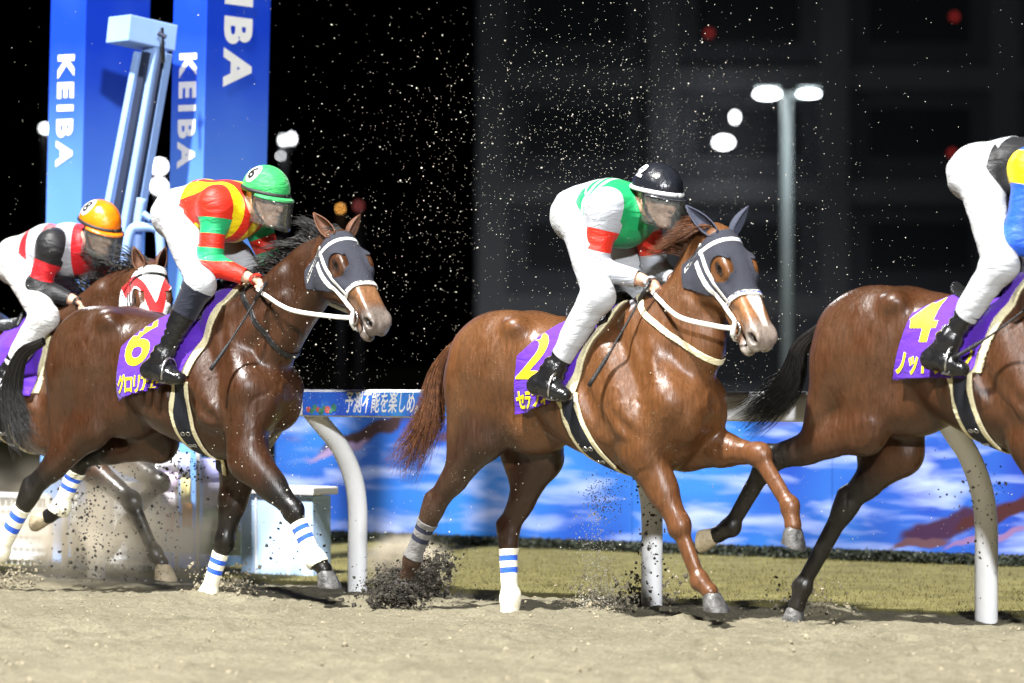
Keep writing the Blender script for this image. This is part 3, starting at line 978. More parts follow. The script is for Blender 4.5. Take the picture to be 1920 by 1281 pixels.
    dorsal = sstep(V[:, 2], 1.40 + dz, 1.56 + dz) * (V[:, 0] > -0.95) * (dist['head'] > 0.05)
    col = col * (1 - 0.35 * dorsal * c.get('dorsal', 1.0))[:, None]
    hd = dist['head'] < 0.03
    muz = sstep(hc[:, 0], 0.43, 0.54) * hd
    col = col * (1 - muz[:, None]) + np.array(c['muzzle']) * muz[:, None]
    tan = sstep(hc[:, 0], 0.26, 0.36) * (1 - sstep(hc[:, 0], 0.42, 0.52)) * hd * 0.9
    col = col * (1 - tan[:, None]) + np.array(c['tan']) * tan[:, None]
    if c.get('blaze'):
        bz = sstep(0.026 + 0.012 * np.sin(hc[:, 0] * 22) - np.abs(hc[:, 1] - 0.006), -0.004, 0.006) * sstep(hc[:, 2], 0.015, 0.035) * sstep(hc[:, 0], 0.05, 0.08) * (1 - sstep(hc[:, 0], 0.5, 0.53)) * hd
        lipw = sstep(hc[:, 0], 0.48, 0.56) * sstep(-hc[:, 2], 0.0, 0.03) * hd
        bz = np.maximum(bz, 0.3 * lipw)
        col = col * (1 - bz[:, None]) + np.array((0.72, 0.69, 0.64)) * bz[:, None]
    nz = np.zeros(len(V))
    for s in (-1, 1):
        q = (V - HP(0.562, 0.004, s * 0.060)) @ np.array(A3).T / np.array((0.030, 0.029, 0.020))
        nz = np.maximum(nz, 1 - sstep(np.linalg.norm(q, axis=1), 0.85, 1.08))
    mth = sstep(0.008 - np.abs(hc[:, 2] + 0.068 + lip * 0.25 + (hc[:, 0] - .45) * .05), -0.004, 0.004) * (hc[:, 0] > 0.46) * hd
    nz = np.maximum(nz, 0.8 * mth)
    for s in (-1, 1):
        q = (V - HP(0.184, 0.025, s * 0.098)) @ np.array(A3).T / np.array((0.042, 0.03, 0.020))
        nz = np.maximum(nz, 0.9 * (1 - sstep(np.linalg.norm(q, axis=1), 0.8, 1.15)))
    col = col * (1 - nz[:, None]) + np.array((0.008, 0.006, 0.006)) * nz[:, None]
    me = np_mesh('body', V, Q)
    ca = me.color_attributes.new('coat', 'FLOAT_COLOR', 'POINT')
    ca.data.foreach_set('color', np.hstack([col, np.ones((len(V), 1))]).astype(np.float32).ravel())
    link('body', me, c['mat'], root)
    tm = TM(V, Q, None, np.column_stack([hc, dist['head'], dist['low'], dist['torso']]))
    out = dict(root=root, tm=tm, HP=HP, P=P, a=a, sd=sd, up=up, fr=fr, legs=legs, J=J)
    # ---- eyes, ears, hooves
    for s in (-1, 1):
        bm = bmesh.new(); bmesh.ops.create_uvsphere(bm, u_segments=16, v_segments=10, radius=0.027)
        o = link('eye', bm_mesh('eye', bm, True), M_eye, root); o.location = HP(0.184, 0.026, s * 0.081)
        b0 = HP(0.0, 0.045, s * 0.052)
        et = c.get('ears', {}).get(s)
        tip = J(et[:2], et[2]) if et else HP(-0.12, 0.09, s * 0.085)
        ax = tip - b0; Ln = np.linalg.norm(ax); ax = ax / Ln
        outw = unit(0.75 * up + 0.35 * a + s * 0.6 * sd); outw = unit(outw - ax * (outw @ ax)); sw = np.cross(ax, outw)
        EV, EF = [], []
        prof = [(0, .020), (.12, .027), (.3, .032), (.5, .030), (.68, .023), (.84, .013), (1, .001)]
        for l, r in prof:
            for k in range(11):
                an = rad(-150 + 30 * k)
                op = 1.0 if l < 0.05 else 0.72
                cen = b0 + ax * (l * Ln) + outw * (-0.006 + 0.012 * l * l)
                EV.append(cen + r * (-math.cos(an * op) * outw + 1.05 * math.sin(an * op) * sw))
        for i in range(len(prof) - 1):
            for k in range(10):
                EF.append((i * 11 + k, i * 11 + k + 1, (i + 1) * 11 + k + 1, (i + 1) * 11 + k))
        eo = link('ear', np_mesh('ear', EV, EF), c.get('earmat'), root)
        solidify(eo, 0.006, 0.0)
    for key, L in legs.items():
        Rm = rot_y(L['a'])
        hv = (HOOF_V - np.array([-0.024, 0, 0.078])) @ Rm.T + L['cor'] + unit(L['cor'] - L['fet']) * 0.012
        me = bpy.data.meshes.new('hoof'); me.from_pydata([tuple(v) for v in hv], [], HOOF_F)
        me.polygons.foreach_set('use_smooth', [True] * len(me.polygons))
        ho = link('hoof', me, c['hoofmats'].get(key, c['hoofmats']['*']), root)
        md = ho.modifiers.new('edge', 'EDGE_SPLIT'); md.split_angle = rad(50)
    # ---- leg bandages with two rings
    for key in c.get('bandages', ()):
        L = legs[key]; t = tm.copy()
        m_, f_ = L['mid'], L['fet']; ax = f_ - m_; LL = np.linalg.norm(ax); ax = ax / LL
        def tt(T): return ((T.V - m_) @ ax) / LL
        def rr(T):
            q = T.V - m_; return np.linalg.norm(q - np.outer(q @ ax, ax), axis=1)
        b1 = c.get('bandends', {}).get(key, c.get('bandend', 1.12))
        t.keep(0.10 - rr(t)); t.keep(tt(t) - 0.24); t.keep(b1 - tt(t)); t.keep(0.05 - t.A[:, 4])
        for s0, s1 in ((0.34, 0.43), (0.53, 0.62)):
            t.paint(lambda T: np.minimum(tt(T) - s0, s1 - tt(T)), 1)
        bo = link('leg_bandage', t.mesh('leg_bandage', 0.007), None, root)
        bo.data.materials.append(c.get('bandmat', {}).get(key, M_bandw)); bo.data.materials.append(c.get('bandringmat', {}).get(key, M_bandb))
        solidify(bo, 0.006)
    # ---- saddle cloth, pad, girth
    (rt, rb, fb, ft_) = [fr.at(*p) for p in c['cloth']]
    def edge(T, p, q, sg):
        n = np.array([-(q[2] - p[2]), q[0] - p[0]]); n = n / np.linalg.norm(n)
        return sg * ((T.V[:, 0] - p[0]) * n[0] + (T.V[:, 2] - p[2]) * n[1])
    def cloth_cut(t, grow=0.0, fgrow=0.0):
        t.keep(edge(t, rt, rb, edge_sign(rt, rb, fb)) + grow)
        t.keep(edge(t, rb, fb, edge_sign(rb, fb, rt)) + grow)
        if 'corner' in c:
            c0_, c1_ = [fr.at(*p) for p in c['corner']]
            t.keep(edge(t, c0_, c1_, edge_sign(c0_, c1_, fb)) + grow)
        t.keep(edge(t, fb, ft_, edge_sign(fb, ft_, rb)) + fgrow)
        t.keep(0.03 - t.A[:, 5]); 
        t.keep(t.V[:, 2] - (0.9 + dz))
        return t
    def edge_sign(p, q, inside):
        n = np.array([-(q[2] - p[2]), q[0] - p[0]])
        return 1.0 if (inside[0] - p[0]) * n[0] + (inside[2] - p[2]) * n[1] > 0 else -1.0
    pad = cloth_cut(tm.copy(), -0.02, 0.035)
    po = link('saddle_pad', pad.mesh('saddle_pad', 0.012), M_cream, root); solidify(po, 0.012)
    cl = cloth_cut(tm.copy())
    # slight flare and ripple of the cloth's lower hem
    rip = 0.006 * np.sin(cl.V[:, 0] * 38 + 1.3) * sstep(cl.V[:, 2], 1.25 + dz, 1.0 + dz)
    fl = 0.018 + 0.022 * sstep(cl.V[:, 2], 1.3 + dz, 1.0 + dz)
    cl.V = cl.V + cl.N * (fl + rip)[:, None]
    co_ = link('saddle_cloth', cl.mesh('saddle_cloth', 0.0), M_purple, root); solidify(co_, 0.005)
    bv = bvh_of(cl.V, cl.F)
    if 'num' in c:
        (nu, nv), nsize, (tu, tv), tsize, name_ = c['num']
        o1 = fr.at(nu, nv, -0.28); o1[1] = -0.8
        V2, F2 = text_tris(c['digit'], nsize, nsize * 0.016, 0.10, 0.025)
        project_text('number', V2, F2, o1, (c.get('numw', 1.0), 0, 0.0), (0, 0, 1), (0, 1, 0), bv, 0.004, M_yellow, co_)
        V2, F2 = text_tris(name_, tsize, tsize * 0.035, 0.0, 0.02, 0.86, 'LEFT')
        o1 = fr.at(tu, tv, -0.28); o1[1] = -0.8
        sl = c.get('nameslope', 0.0)
        project_text('lettering', V2, F2, o1, (0.78, 0, sl), (0, 0, 1.15), (0, 1, 0), bv, 0.004, M_yellow, co_)
    (gt_, gb_) = [fr.at(*p) for p in c['girth']]
    sl = (gb_[0] - gt_[0]) / (gb_[2] - gt_[2])
    def gx(T): return T.V[:, 0] - (gt_[0] + sl * (T.V[:, 2] - gt_[2]))
    g = tm.copy(); g.keep(0.062 - np.abs(gx(g))); g.keep(1.12 + dz - g.V[:, 2]); g.keep(0.06 - g.A[:, 5])
    g.paint(lambda T: 0.041 - np.abs(gx(T)), 1)
    go = link('girth', g.mesh('girth', 0.012), None, root); go.data.materials.append(M_cream); go.data.materials.append(M_girth); solidify(go, 0.008)
    gb = bvh_of(g.V + g.N * 0.012, g.F)
    for zz in c.get('buckles', (0.80, 0.86)):
        for dx in (-0.014, 0.018):
            p = np.array([gt_[0] + sl * (zz + dz - gt_[2]) + dx, -0.8, zz + dz])
            hit = gb.ray_cast(Vector(p), Vector((0, 1, 0)), 2)
            if hit[0] is not None:
                nrm = np.array(hit[1]); u_ = unit(np.cross(nrm, (1, 0, 0))); v_ = np.cross(nrm, u_)
                link('buckle', torus_mesh('buckle', np.array(hit[0]) + nrm * 0.004, u_, v_, 0.011, 0.0028, 12, 6), M_steel, go)
    return out

def strap(H, name, conds, off, m, parent, stripe=None, smat=None):
    """a band of tack that follows the head; conds: functions of the cut mesh giving >0 inside"""
    t = H['tm'].copy()
    t.keep(0.04 - t.A[:, 3])
    for f in conds:
        t.keep(f(t))
        if len(t.F) == 0:
            return None
    if stripe is not None:
        t.paint(stripe, 1)
    o = link(name, t.mesh(name, off), None, parent)
    o.data.materials.append(m)
    if smat is not None:
        o.data.materials.append(smat)
    solidify(o, 0.005)
    return o

def line_cond(p, q, w):
    """distance of (t,u) from the line p->q, with ends"""
    p, q = np.array(p), np.array(q); ax = unit(q - p); n = np.array([-ax[1], ax[0]]); L = np.linalg.norm(q - p)
    d = lambda T: w - np.abs((T.A[:, 0] - p[0]) * n[0] + (T.A[:, 2] - p[1]) * n[1])
    e0 = lambda T: (T.A[:, 0] - p[0]) * ax[0] + (T.A[:, 2] - p[1]) * ax[1]
    e1 = lambda T: L - e0(T)
    return [d, e0, e1]

def bridle(H, m=None, stripe=None, fluffy=True):
    m = m or M_tackwhite
    HP, root = H['HP'], H['root']
    sside = lambda T: np.abs(T.A[:, 1]) - 0.028
    w = 0.0098
    # noseband over the nose, browband below the ears
    nbp = line_cond((0.325, -0.075), (0.345, 0.11), w * 1.15)
    br = strap(H, 'bridle', nbp, 0.008, m, root, (lambda T: nbp[0](T) - w * 0.8) if stripe else None, stripe)
    bb = line_cond((0.035, -0.06), (0.055, 0.13), w)
    strap(H, 'browband', bb, 0.009, m, br, (lambda T: bb[0](T) - w * 0.7) if stripe else None, stripe)
    for nm, p, q, ww in (('cheekpiece', (0.06, -0.09), (0.43, -0.066), w * 1.3), ('cheekpiece', (0.025, -0.045), (0.335, -0.030), w), ('throat_lash', (0.0, -0.03), (0.075, -0.25), w * 0.9)):
        for sg in (-1, 1):
            strap(H, nm, line_cond(p, q, ww) + [lambda T: sg * T.A[:, 1] - 0.028], 0.010 if nm == 'cheekpiece' else 0.008, m, br)
    # bit rings and reins' ends
    for s in (-1, 1):
        c = HP(0.455, -0.070, s * 0.066)
        link('bit_ring', torus_mesh('bit_ring', c, H['a'], H['up'], 0.034, 0.0045), M_steel, br)
        tube('bit_strap', [HP(0.425, -0.05, s * 0.066), HP(0.46, -0.095, s * 0.07), HP(0.47, -0.125, s * 0.05)], [0.010, 0.012, 0.008], m, br, smooth_n=5)
    tube('curb_strap', [HP(0.47, -0.125, -0.05), HP(0.46, -0.15, 0), HP(0.47, -0.125, 0.05)], 0.009, m, br, smooth_n=5)
    return br

def hood(H, m, holes=True, ears=None, t1=0.33, paint=None, mats=None):
    """blinker hood: follows the head from the poll to the noseband with a round opening at each eye"""
    t = H['tm'].copy()
    t.keep(0.05 - t.A[:, 3])
    t.keep(t.A[:, 0] + 0.02 + 0.25 * np.minimum(t.A[:, 2], 0.0) * 0)
    back = lambda T: T.A[:, 0] - (-0.01 - 0.10 * (T.A[:, 2] - 0.05))
    t.keep(back(t))
    front = lambda T: (t1 + 0.10 * (T.A[:, 2] + 0.0) * (T.A[:, 2] > 0)) - T.A[:, 0] - np.maximum(-0.02 - T.A[:, 2], 0) * 1.1
    t.keep(front(t))
    if holes:
        t.keep(np.maximum(np.sqrt(((t.A[:, 0] - 0.186) / 1.15) ** 2 + (t.A[:, 2] - 0.024) ** 2) - 0.055, 0.058 - np.abs(t.A[:, 1])))
    if paint:
        for f, k in paint:
            t.paint(f, k)
    o = link('blinker_hood', t.mesh('blinker_hood', 0.008), None, H['root'])
    for q in (mats or [m]):
        o.data.materials.append(q)
    solidify(o, 0.005)
    return o

def make_tail(H, pts, m, n=260, spread=(0.02, 0.06, 0.13), seed=3, r0=0.0035, wild=0.03, droop=0.0):
    fr = H['fr']
    C = spline(np.array([fr.at(u, v, y) for u, v, y in pts]), 5)
    k = len(C)
    T = np.gradient(C, axis=0); T /= np.linalg.norm(T, axis=1)[:, None]
    S = np.cross(T, (0, 1, 0)); S /= np.linalg.norm(S, axis=1)[:, None] + 1e-9
    B = np.cross(T, S)
    sp = np.interp(np.linspace(0, 1, k), np.linspace(0, 1, len(spread)), spread)
    def mk(i, R):
        ang, rr = R.uniform(0, 2 * math.pi), math.sqrt(R.uniform(0, 1))
        s1 = 0.0 if R.uniform() < 0.6 else R.uniform(0.0, 0.35)
        e1 = R.uniform(0.55, 1.0)
        i0, i1 = int(s1 * (k - 1)), max(int(e1 * (k - 1)), int(s1 * (k - 1)) + 4)
        i1 = min(i1, k - 1)
        j = np.arange(i0, i1 + 1)
        ph = R.uniform(0, 6.28); fq = R.uniform(0.1, 0.35)
        wv = wild * np.linspace(0, 1, len(j)) ** 1.5
        off = (sp[j] * rr)[:, None] * (math.cos(ang) * S[j] + 0.6 * math.sin(ang) * B[j])
        return C[j] + off + wv[:, None] * (np.sin(j * fq + ph)[:, None] * S[j] + np.cos(j * fq * 1.3 + ph)[:, None] * B[j] * 0.6)
    return strands_mesh('tail', None, mk, m, H['root'], n=n, seed=seed, r0=r0)

def make_mane(H, m, length=0.2, n=260, flow=(-1.0, 0.0, 0.25), side=-0.5, seed=5, r0=0.003, t0=0.0, t1=1.0, wild=0.05, forelock=0):
    """hair rooted along the crest, blown back by the speed"""
    tm = H['tm']
    bv = bvh_of(tm.V, tm.F)
    A0 = np.array([0.42, 0, 1.6]); B0 = H['HP'](-0.02, 0.06, 0)
    flow = np.array(flow, float)
    def mk(i, R):
        q = R.uniform(t0, t1)
        p = A0 * (1 - q) + B0 * q
        p = p + np.array([0, R.uniform(-0.018, 0.018), 0])
        d = unit((-0.45, 0, 1.0)) 
        hit = bv.ray_cast(Vector(p + d * 0.5), Vector(-d), 1.0)
        if hit[0] is None:
            return None
        r = np.array(hit[0]) - d * 0.006
        L = length * R.uniform(0.65, 1.1) * (0.8 + 0.4 * math.sin(q * 23))
        f = unit(flow + np.array([0.0, 0.25 * math.sin(q * 31 + seed), 0.35 * math.sin(q * 19 + seed)]) + R.normal(size=3) * 0.09)
        k = 9
        s = np.linspace(0, 1, k)[:, None]
        ph = R.uniform(0, 6.28)
        P = r + d * (0.045 * np.sin(s * 1.6)) + f * L * s ** 1.15 + np.array([0, side, -0.25])[None] * L * 0.55 * s ** 2 + np.array([0, 1, 0.4]) * wild * 0.4 * np.sin(s * 5 + ph) * s
        return P
    return strands_mesh('mane', None, mk, m, H['root'], n=n, seed=seed, r0=r0)

def neck_strap(H, p1, p2, w, m, name='neck_strap', xmin=0.15):
    """strap round the neck: a slanted plane cut out of the body's surface"""
    fr = H['fr']; a_, b_ = fr.at(*p1), fr.at(*p2)
    n = unit([-(b_[2] - a_[2]), 0, b_[0] - a_[0]])
    t = H['tm'].copy()
    t.keep(w - np.abs((t.V - a_) @ n)); t.keep(t.V[:, 0] - xmin); t.keep(t.A[:, 3] - 0.03); t.keep(t.V[:, 2] - 0.95)
    o = link(name, t.mesh(name, 0.009), m, H['root']); solidify(o, 0.006)
    return o

# ------------------------------------------------------------------ jockeys
M_skin = mat('skin', (0.56, 0.33, 0.23, 1), 0.5, 0.1, 14, 0.15, 90)
M_breech = mat_cloth('white_breeches', (0.385, 0.395, 0.415, 1), 0.65, 0.5, 8, dirt=0.05)
M_breech_muddy = mat_cloth('muddy_breeches', (0.55, 0.55, 0.54, 1), 0.75, 0.8, 10, dirt=0.8)
M_boot = mat('boot_leather', (0.010, 0.010, 0.011, 1), 0.22, 0.3, 20, 0.5, 22)
M_visor = mat_glass('visor_plastic', dirty=0.075)
M_goggle = mat('goggle_lens', (0.02, 0.02, 0.025, 1), 0.1, 0.1, 10)
M_strapblack = mat('black_webbing', (0.015, 0.015, 0.016, 1), 0.6, 0.2, 60)
M_whip = mat('whip_black', (0.012, 0.012, 0.014, 1), 0.45, 0.3, 80, 0.4, 200)
M_white = mat('white_paint', (0.78, 0.78, 0.78, 1), 0.45, 0.05, 10)
M_black = mat('black_print', (0.01, 0.01, 0.01, 1), 0.5, 0.1, 10)

def build_jockey(c):
    fr = c['frame']
    J = lambda p: fr.at(p[0], p[1], p[2])
    hip, kn, an, toe, heel = [J(c[k]) for k in ('hip', 'knee', 'ankle', 'toe', 'heel')]
    sh, el, wr = [J(c[k]) for k in ('sh', 'el', 'wr')]
    if 'hipF' in c:
        hipF, knF = J(c['hipF']), J(c['kneeF'])
    else:
        hipF = hip * (1, -1, 1); knF = kn * (1, -1, 1)
    anF, toeF, heelF = an * (1, -1, 1), toe * (1, -1, 1), heel * (1, -1, 1)
    shF = J(c['shF']) if 'shF' in c else sh * (1, -1, 1)
    elF = J(c['elF']) if 'elF' in c else el * (1, -1, 1) + (0.06, 0.03, 0.0)
    wrF = wr * (1, -1, 1) + (0.05, -0.02, 0.0)
    hc = J(c['head'])
    pel = (hip + hipF) / 2 + (-0.015, 0, 0.015)
    che = (sh + shF) / 2 + (-0.02, 0, -0.035)
    wst = pel * 0.52 + che * 0.48 + (0, 0, c.get('arch', 0.03))
    nk = che + (0.05, 0, 0.06)
    base = np.array([pel[0], 0, kn[2] - 0.02])
    pts = np.array([hip, kn, an, toe, heel, sh, el, wr, hc, hipF, knF, anF, toeF, shF, elF, wrF, pel])
    Fd = Field(pts.min(0) - 0.22, pts.max(0) + 0.22, c.get('h', 0.0065))
    Y = (0, 1, 0)
    # trunk
    Fd.cone(pel, wst, 0.132, 0.118, 0.06, Y, 1.12, tag='trunk')
    Fd.cone(wst, che, 0.125, 0.135, 0.06, Y, 1.18, tag='trunk')
    Fd.cone(sh * 0.88 + che * 0.12, shF * 0.88 + che * 0.12, 0.078, 0.078, 0.07, tag='trunk')
    Fd.ell(che + (-0.03, 0, 0.03), (0.15, 0.165, 0.115), 0.06, tag='trunk')
    for h_ in (hip, hipF):
        Fd.ell(h_ * 0.75 + pel * 0.25 + (-0.040, 0, 0.0), (0.112, 0.10, 0.112), 0.06, tag='seat')
    # legs
    for (h_, k_, a_, t_, e_) in ((hip, kn, an, toe, heel), (hipF, knF, anF, toeF, heelF)):
        Fd.cone(h_, k_, 0.094, 0.064, 0.05, tag='thigh')
        Fd.ell(k_, (0.060, 0.058, 0.062), 0.04, tag='thigh')
        ax = unit(a_ - k_); bk = unit(np.cross(ax, (0, 1, 0)));  bk = bk if bk[0] < 0 else -bk
        Fd.cone(k_, a_, 0.060, 0.040, 0.04, tag='shin')
        Fd.cone(k_ * 0.85 + a_ * 0.15 + bk * 0.02, k_ * 0.45 + a_ * 0.55 + bk * 0.014, 0.049, 0.040, 0.04, tag='shin')
        Fd.ell(a_, (0.047, 0.045, 0.05), 0.03, tag='foot')
        Fd.cone(e_ + (0.02, 0, 0.03), t_ * 0.6 + e_ * 0.4 + (0, 0, 0.03), 0.036, 0.040, 0.03, tag='foot')
        Fd.cone(t_ * 0.6 + e_ * 0.4 + (0, 0, 0.024), t_ + (-0.02, 0, 0.018), 0.041, 0.027, 0.03, Y, 1.15, tag='foot')
        Fd.cone(a_, e_ + (0.02, 0, 0.04), 0.04, 0.036, 0.03, tag='foot')
        Fd.cone(a_, t_ * 0.45 + e_ * 0.55 + (0, 0, 0.045), 0.042, 0.036, 0.03, tag='foot')
    # arms + hands
    hands = []
    for (s_, e_, w_, sg) in ((sh, el, wr, -1), (shF, elF, wrF, 1)):
        Fd.ell(s_, (0.07, 0.07, 0.075), 0.05, tag='arm')
        Fd.cone(s_, e_, 0.064, 0.050, 0.04, tag='arm')
        Fd.cone(e_, w_, 0.050, 0.031, 0.035, tag='arm')
        dirn = unit(w_ - e_); dn = unit(np.array([0.75, -sg * 0.22, -0.28]) + 0.3 * dirn)
        kn_ax = unit(np.cross(dn, (0, -sg * 0.25, 1)))           # knuckle row, roughly sideways
        pn = np.cross(kn_ax, dn)                                  # back of the hand
        pn = pn if pn[2] > 0 else -pn
        pc = w_ + dn * 0.05
        Fd.cone(w_, pc, 0.027, 0.031, 0.02, pn, 0.72, tag='hand')
        Fd.ell(pc + dn * 0.008, (0.043, 0.038, 0.020), 0.02, axes=[dn, kn_ax, pn], tag='hand')
        for i, o in enumerate((-0.030, -0.010, 0.010, 0.029)):
            Ls = (0.036, 0.041, 0.039, 0.031)[i]
            k0 = pc + dn * (0.040 - abs(i - 1.4) * 0.004) + kn_ax * o + pn * 0.004
            k1 = k0 + dn * Ls * 0.72 - pn * Ls * 0.62
            k2 = k1 - pn * Ls * 0.62 - dn * Ls * 0.42
            k3 = k2 - dn * Ls * 0.60 + pn * Ls * 0.10
            Fd.chain([k0, k1, k2, k3], [0.0105, 0.0098, 0.0090, 0.0078], 0.006, tag='hand')
        ts = -1 if (kn_ax * -1)[2] > kn_ax[2] else 1
        tb = w_ + dn * 0.028 + kn_ax * 0.026 * ts - pn * 0.004
        Fd.chain([tb, tb + dn * 0.030 + kn_ax * 0.016 * ts, tb + dn * 0.058 + kn_ax * 0.006 * ts - pn * 0.012], [0.0135, 0.011, 0.009], 0.008, tag='hand')
        hands.append(pc + dn * 0.045 - pn * 0.03)
    # neck + head
    yaw, pit = rad(c.get('hyaw', 8)), rad(c.get('hpitch', 22))
    f = np.array([math.cos(pit) * math.cos(yaw), -math.cos(pit) * math.sin(yaw), -math.sin(pit)])
    sd = unit(np.cross((0, 0, 1), f)); up = np.cross(f, sd)
    HP = lambda x, y, z: hc + f * x + sd * y + up * z
    A3 = [f, sd, up]
    Fd.cone(nk, HP(-0.03, 0, -0.06), 0.066, 0.056, 0.04, tag='neck')
    Fd.ell(HP(-0.012, 0, 0.03), (0.098, 0.077, 0.095), 0.03, A3, tag='head')
    Fd.cone(HP(0.02, 0, -0.03), HP(0.045, 0, -0.085), 0.068, 0.040, 0.04, tag='head')
    Fd.ell(HP(0.065, 0, -0.105), (0.028, 0.030, 0.022), 0.03, A3, tag='head')               # chin
    Fd.cone(HP(0.088, 0, 0.008), HP(0.108, 0, -0.036), 0.010, 0.0155, 0.016, tag='head')    # nose
    Fd.cone(HP(0.084, -0.032, 0.022), HP(0.084, 0.032, 0.022), 0.013, 0.013, 0.018, tag='head')   # brow
    for s in (-1, 1):
        Fd.ell(HP(0.068, s * 0.036, -0.026), (0.026, 0.024, 0.022), 0.03, A3, tag='head')   # cheek
        Fd.ell(HP(0.098, s * 0.033, 0.002), (0.016, 0.017, 0.011), 0.012, A3, sub=True)     # eye socket
        Fd.ell(HP(-0.012, s * 0.078, -0.012), (0.020, 0.010, 0.033), 0.010, A3, tag='head') # ear
        Fd.cone(HP(0.096, s * 0.004, -0.064), HP(0.088, s * 0.022, -0.066), 0.0085, 0.006, 0.008, tag='head')   # lips
    Fd.cone(HP(0.108, -0.02, -0.0645), HP(0.108, 0.02, -0.0645), 0.0035, 0.0035, 0.004, sub=True)
    V, Q = Fd.mesh(2)
    D = Fd.dist_by_tag(V)
    root = empty('person', fr.w(base), -fr.th)
    def child(name, me, m, parent=None):
        o = link(name, me, m, parent or root)
        if parent is None:
            o.location = -base
        return o
    child('body', np_mesh('body', V, Q), M_skin)
    big = np.full(len(V), 9.0)
    keys = ['trunk', 'seat', 'thigh', 'shin', 'foot', 'arm', 'hand', 'neck', 'head']
    # along-arm and along-leg parameters for bands
    def along(p, q):
        ax = q - p; return ((V - p) @ ax) / (ax @ ax)
    near = np.where(V[:, 1] < 0, 1.0, 0.0)
    ua = np.where(V[:, 1] < (sh[1] + shF[1]) / 2, along(sh, el), along(shF, elF))
    fa = np.where(V[:, 1] < (sh[1] + shF[1]) / 2, along(el, wr), along(elF, wrF))
    sa = np.where(V[:, 1] < 0, along(kn, an), along(knF, anF))
    ta = ((V - pel) @ unit(che - pel)) / np.linalg.norm(che - pel)
    tm = TM(V, Q, None, np.column_stack([D[k] for k in keys] + [ua, fa, sa, ta]))
    I = {k: i for i, k in enumerate(keys)}
    col = lambda T, k: T.A[:, I[k]]
    UA, FA, SA, TA = len(keys), len(keys) + 1, len(keys) + 2, len(keys) + 3
    # --- boots
    t = tm.copy()
    bt = c.get('boot_top', 0.12)
    t.keep(np.minimum(np.minimum(col(t, 'trunk'), col(t, 'seat')), np.minimum(col(t, 'thigh') + 0.0, col(t, 'arm'))) - np.minimum(col(t, 'shin'), col(t, 'foot')) + 0.05)
    t.keep(np.maximum(t.A[:, SA] - bt, 0.02 - col(t, 'foot')))
    t.keep(0.04 - np.minimum(col(t, 'shin'), col(t, 'foot')))
    nearside = t.V[:, 1] - (-0.02)
    for sg in (-1, 1):
        q = t.copy(); q.keep(sg * (q.V[:, 1]))
        wr_ = 0.004 * np.sin(q.A[:, SA] * 60 + 6 * vnoise(q.V, 14, 3)) * sstep(q.A[:, SA], 0.5, 0.75) * (1 - sstep(q.A[:, SA], 1.0, 1.15))
        q.V = q.V + q.N * (0.006 + wr_)[:, None]
        o = child('boot', q.mesh('boot', 0.0), c.get('bootmat', M_boot)); solidify(o, 0.004)
        if 'cuff' in c:
            q2 = q.copy(); q2.keep(c['cuff'] - q2.A[:, SA])
            o2 = link('boot_cuff', q2.mesh('boot_cuff', 0.003), c['cuffmat'], o); solidify(o2, 0.003)
    # --- breeches
    t = tm.copy()
    legd = np.minimum(np.minimum(col(t, 'seat'), col(t, 'thigh')), col(t, 'shin'))
    t.keep(np.minimum(col(t, 'arm'), col(t, 'hand')) - legd + 0.05)
    legd = np.minimum(np.minimum(col(t, 'seat'), col(t, 'thigh')), col(t, 'shin'))
    t.keep(np.maximum(0.05 - legd, 0.42 - t.A[:, TA]))
    t.keep(np.maximum(0.50 - t.A[:, TA], col(t, 'trunk') - np.minimum(col(t, 'thigh'), col(t, 'shin')) - 0.012))
    t.keep(bt + 0.10 - t.A[:, SA])
    t.keep(np.maximum(col(t, 'arm') - 0.004, col(t, 'arm') - np.minimum(col(t, 'thigh'), np.minimum(col(t, 'shin'), col(t, 'seat'))) + 0.01)); t.keep(col(t, 'foot') - 0.03)
    fold = 0.009 * (fbm(t.V * (1, 0.7, 1.6), 7, 2, 4) - 0.5) + 0.0040 * np.sin(66 * (t.V[:, 2] + 0.7 * t.V[:, 0]) + 7 * vnoise(t.V, 6, 9)) * sstep(vnoise(t.V, 5, 2), 0.35, 0.75)
    t.V = t.V + t.N * (0.007 + fold)[:, None]
    o = child('breeches', t.mesh('breeches', 0.0), c.get('breechmat', M_breech)); solidify(o, 0.004)
    # --- racing silks
    t = tm.copy()
    t.keep(np.minimum(np.minimum(col(t, 'thigh'), col(t, 'shin')), np.minimum(col(t, 'head'), col(t, 'foot'))) - np.minimum(col(t, 'trunk'), col(t, 'arm')) + 0.012)
    t.keep(np.maximum(t.A[:, TA] - 0.32, 0.02 - col(t, 'arm')))
    t.keep(np.maximum(0.94 - t.A[:, FA], col(t, 'arm') - 0.03))
    t.keep(0.045 - np.minimum(col(t, 'trunk'), col(t, 'arm')))
    t.keep(col(t, 'hand') + 0.004); t.keep(col(t, 'head') - 0.004)
    for fn, k in c['silks']:
        t.paint(lambda T: fn(T, col, UA, FA, TA, dict(sh=sh, shF=shF, che=che, pel=pel)), k)
    am = (col(t, 'arm') < col(t, 'trunk'))
    fold = 0.012 * (fbm(t.V * (1.2, 0.8, 1.0), 9, 3, 8) - 0.5) + 0.005 * np.sin(34 * (t.V[:, 0] + 0.5 * t.V[:, 2]) + 7 * vnoise(t.V, 6, 5)) * sstep(vnoise(t.V, 5, 6), 0.35, 0.75)
    t.V = t.V + t.N * (0.010 + fold)[:, None]
    o = child('jersey', t.mesh('jersey', 0.0), None)
    for m in c['silkmats']:
        o.data.materials.append(m)
    solidify(o, 0.004)
    # --- helmet
    hl = c.get('helmet', {})
    Vh, Fh = [], []
    rows, cols_ = 14, 36
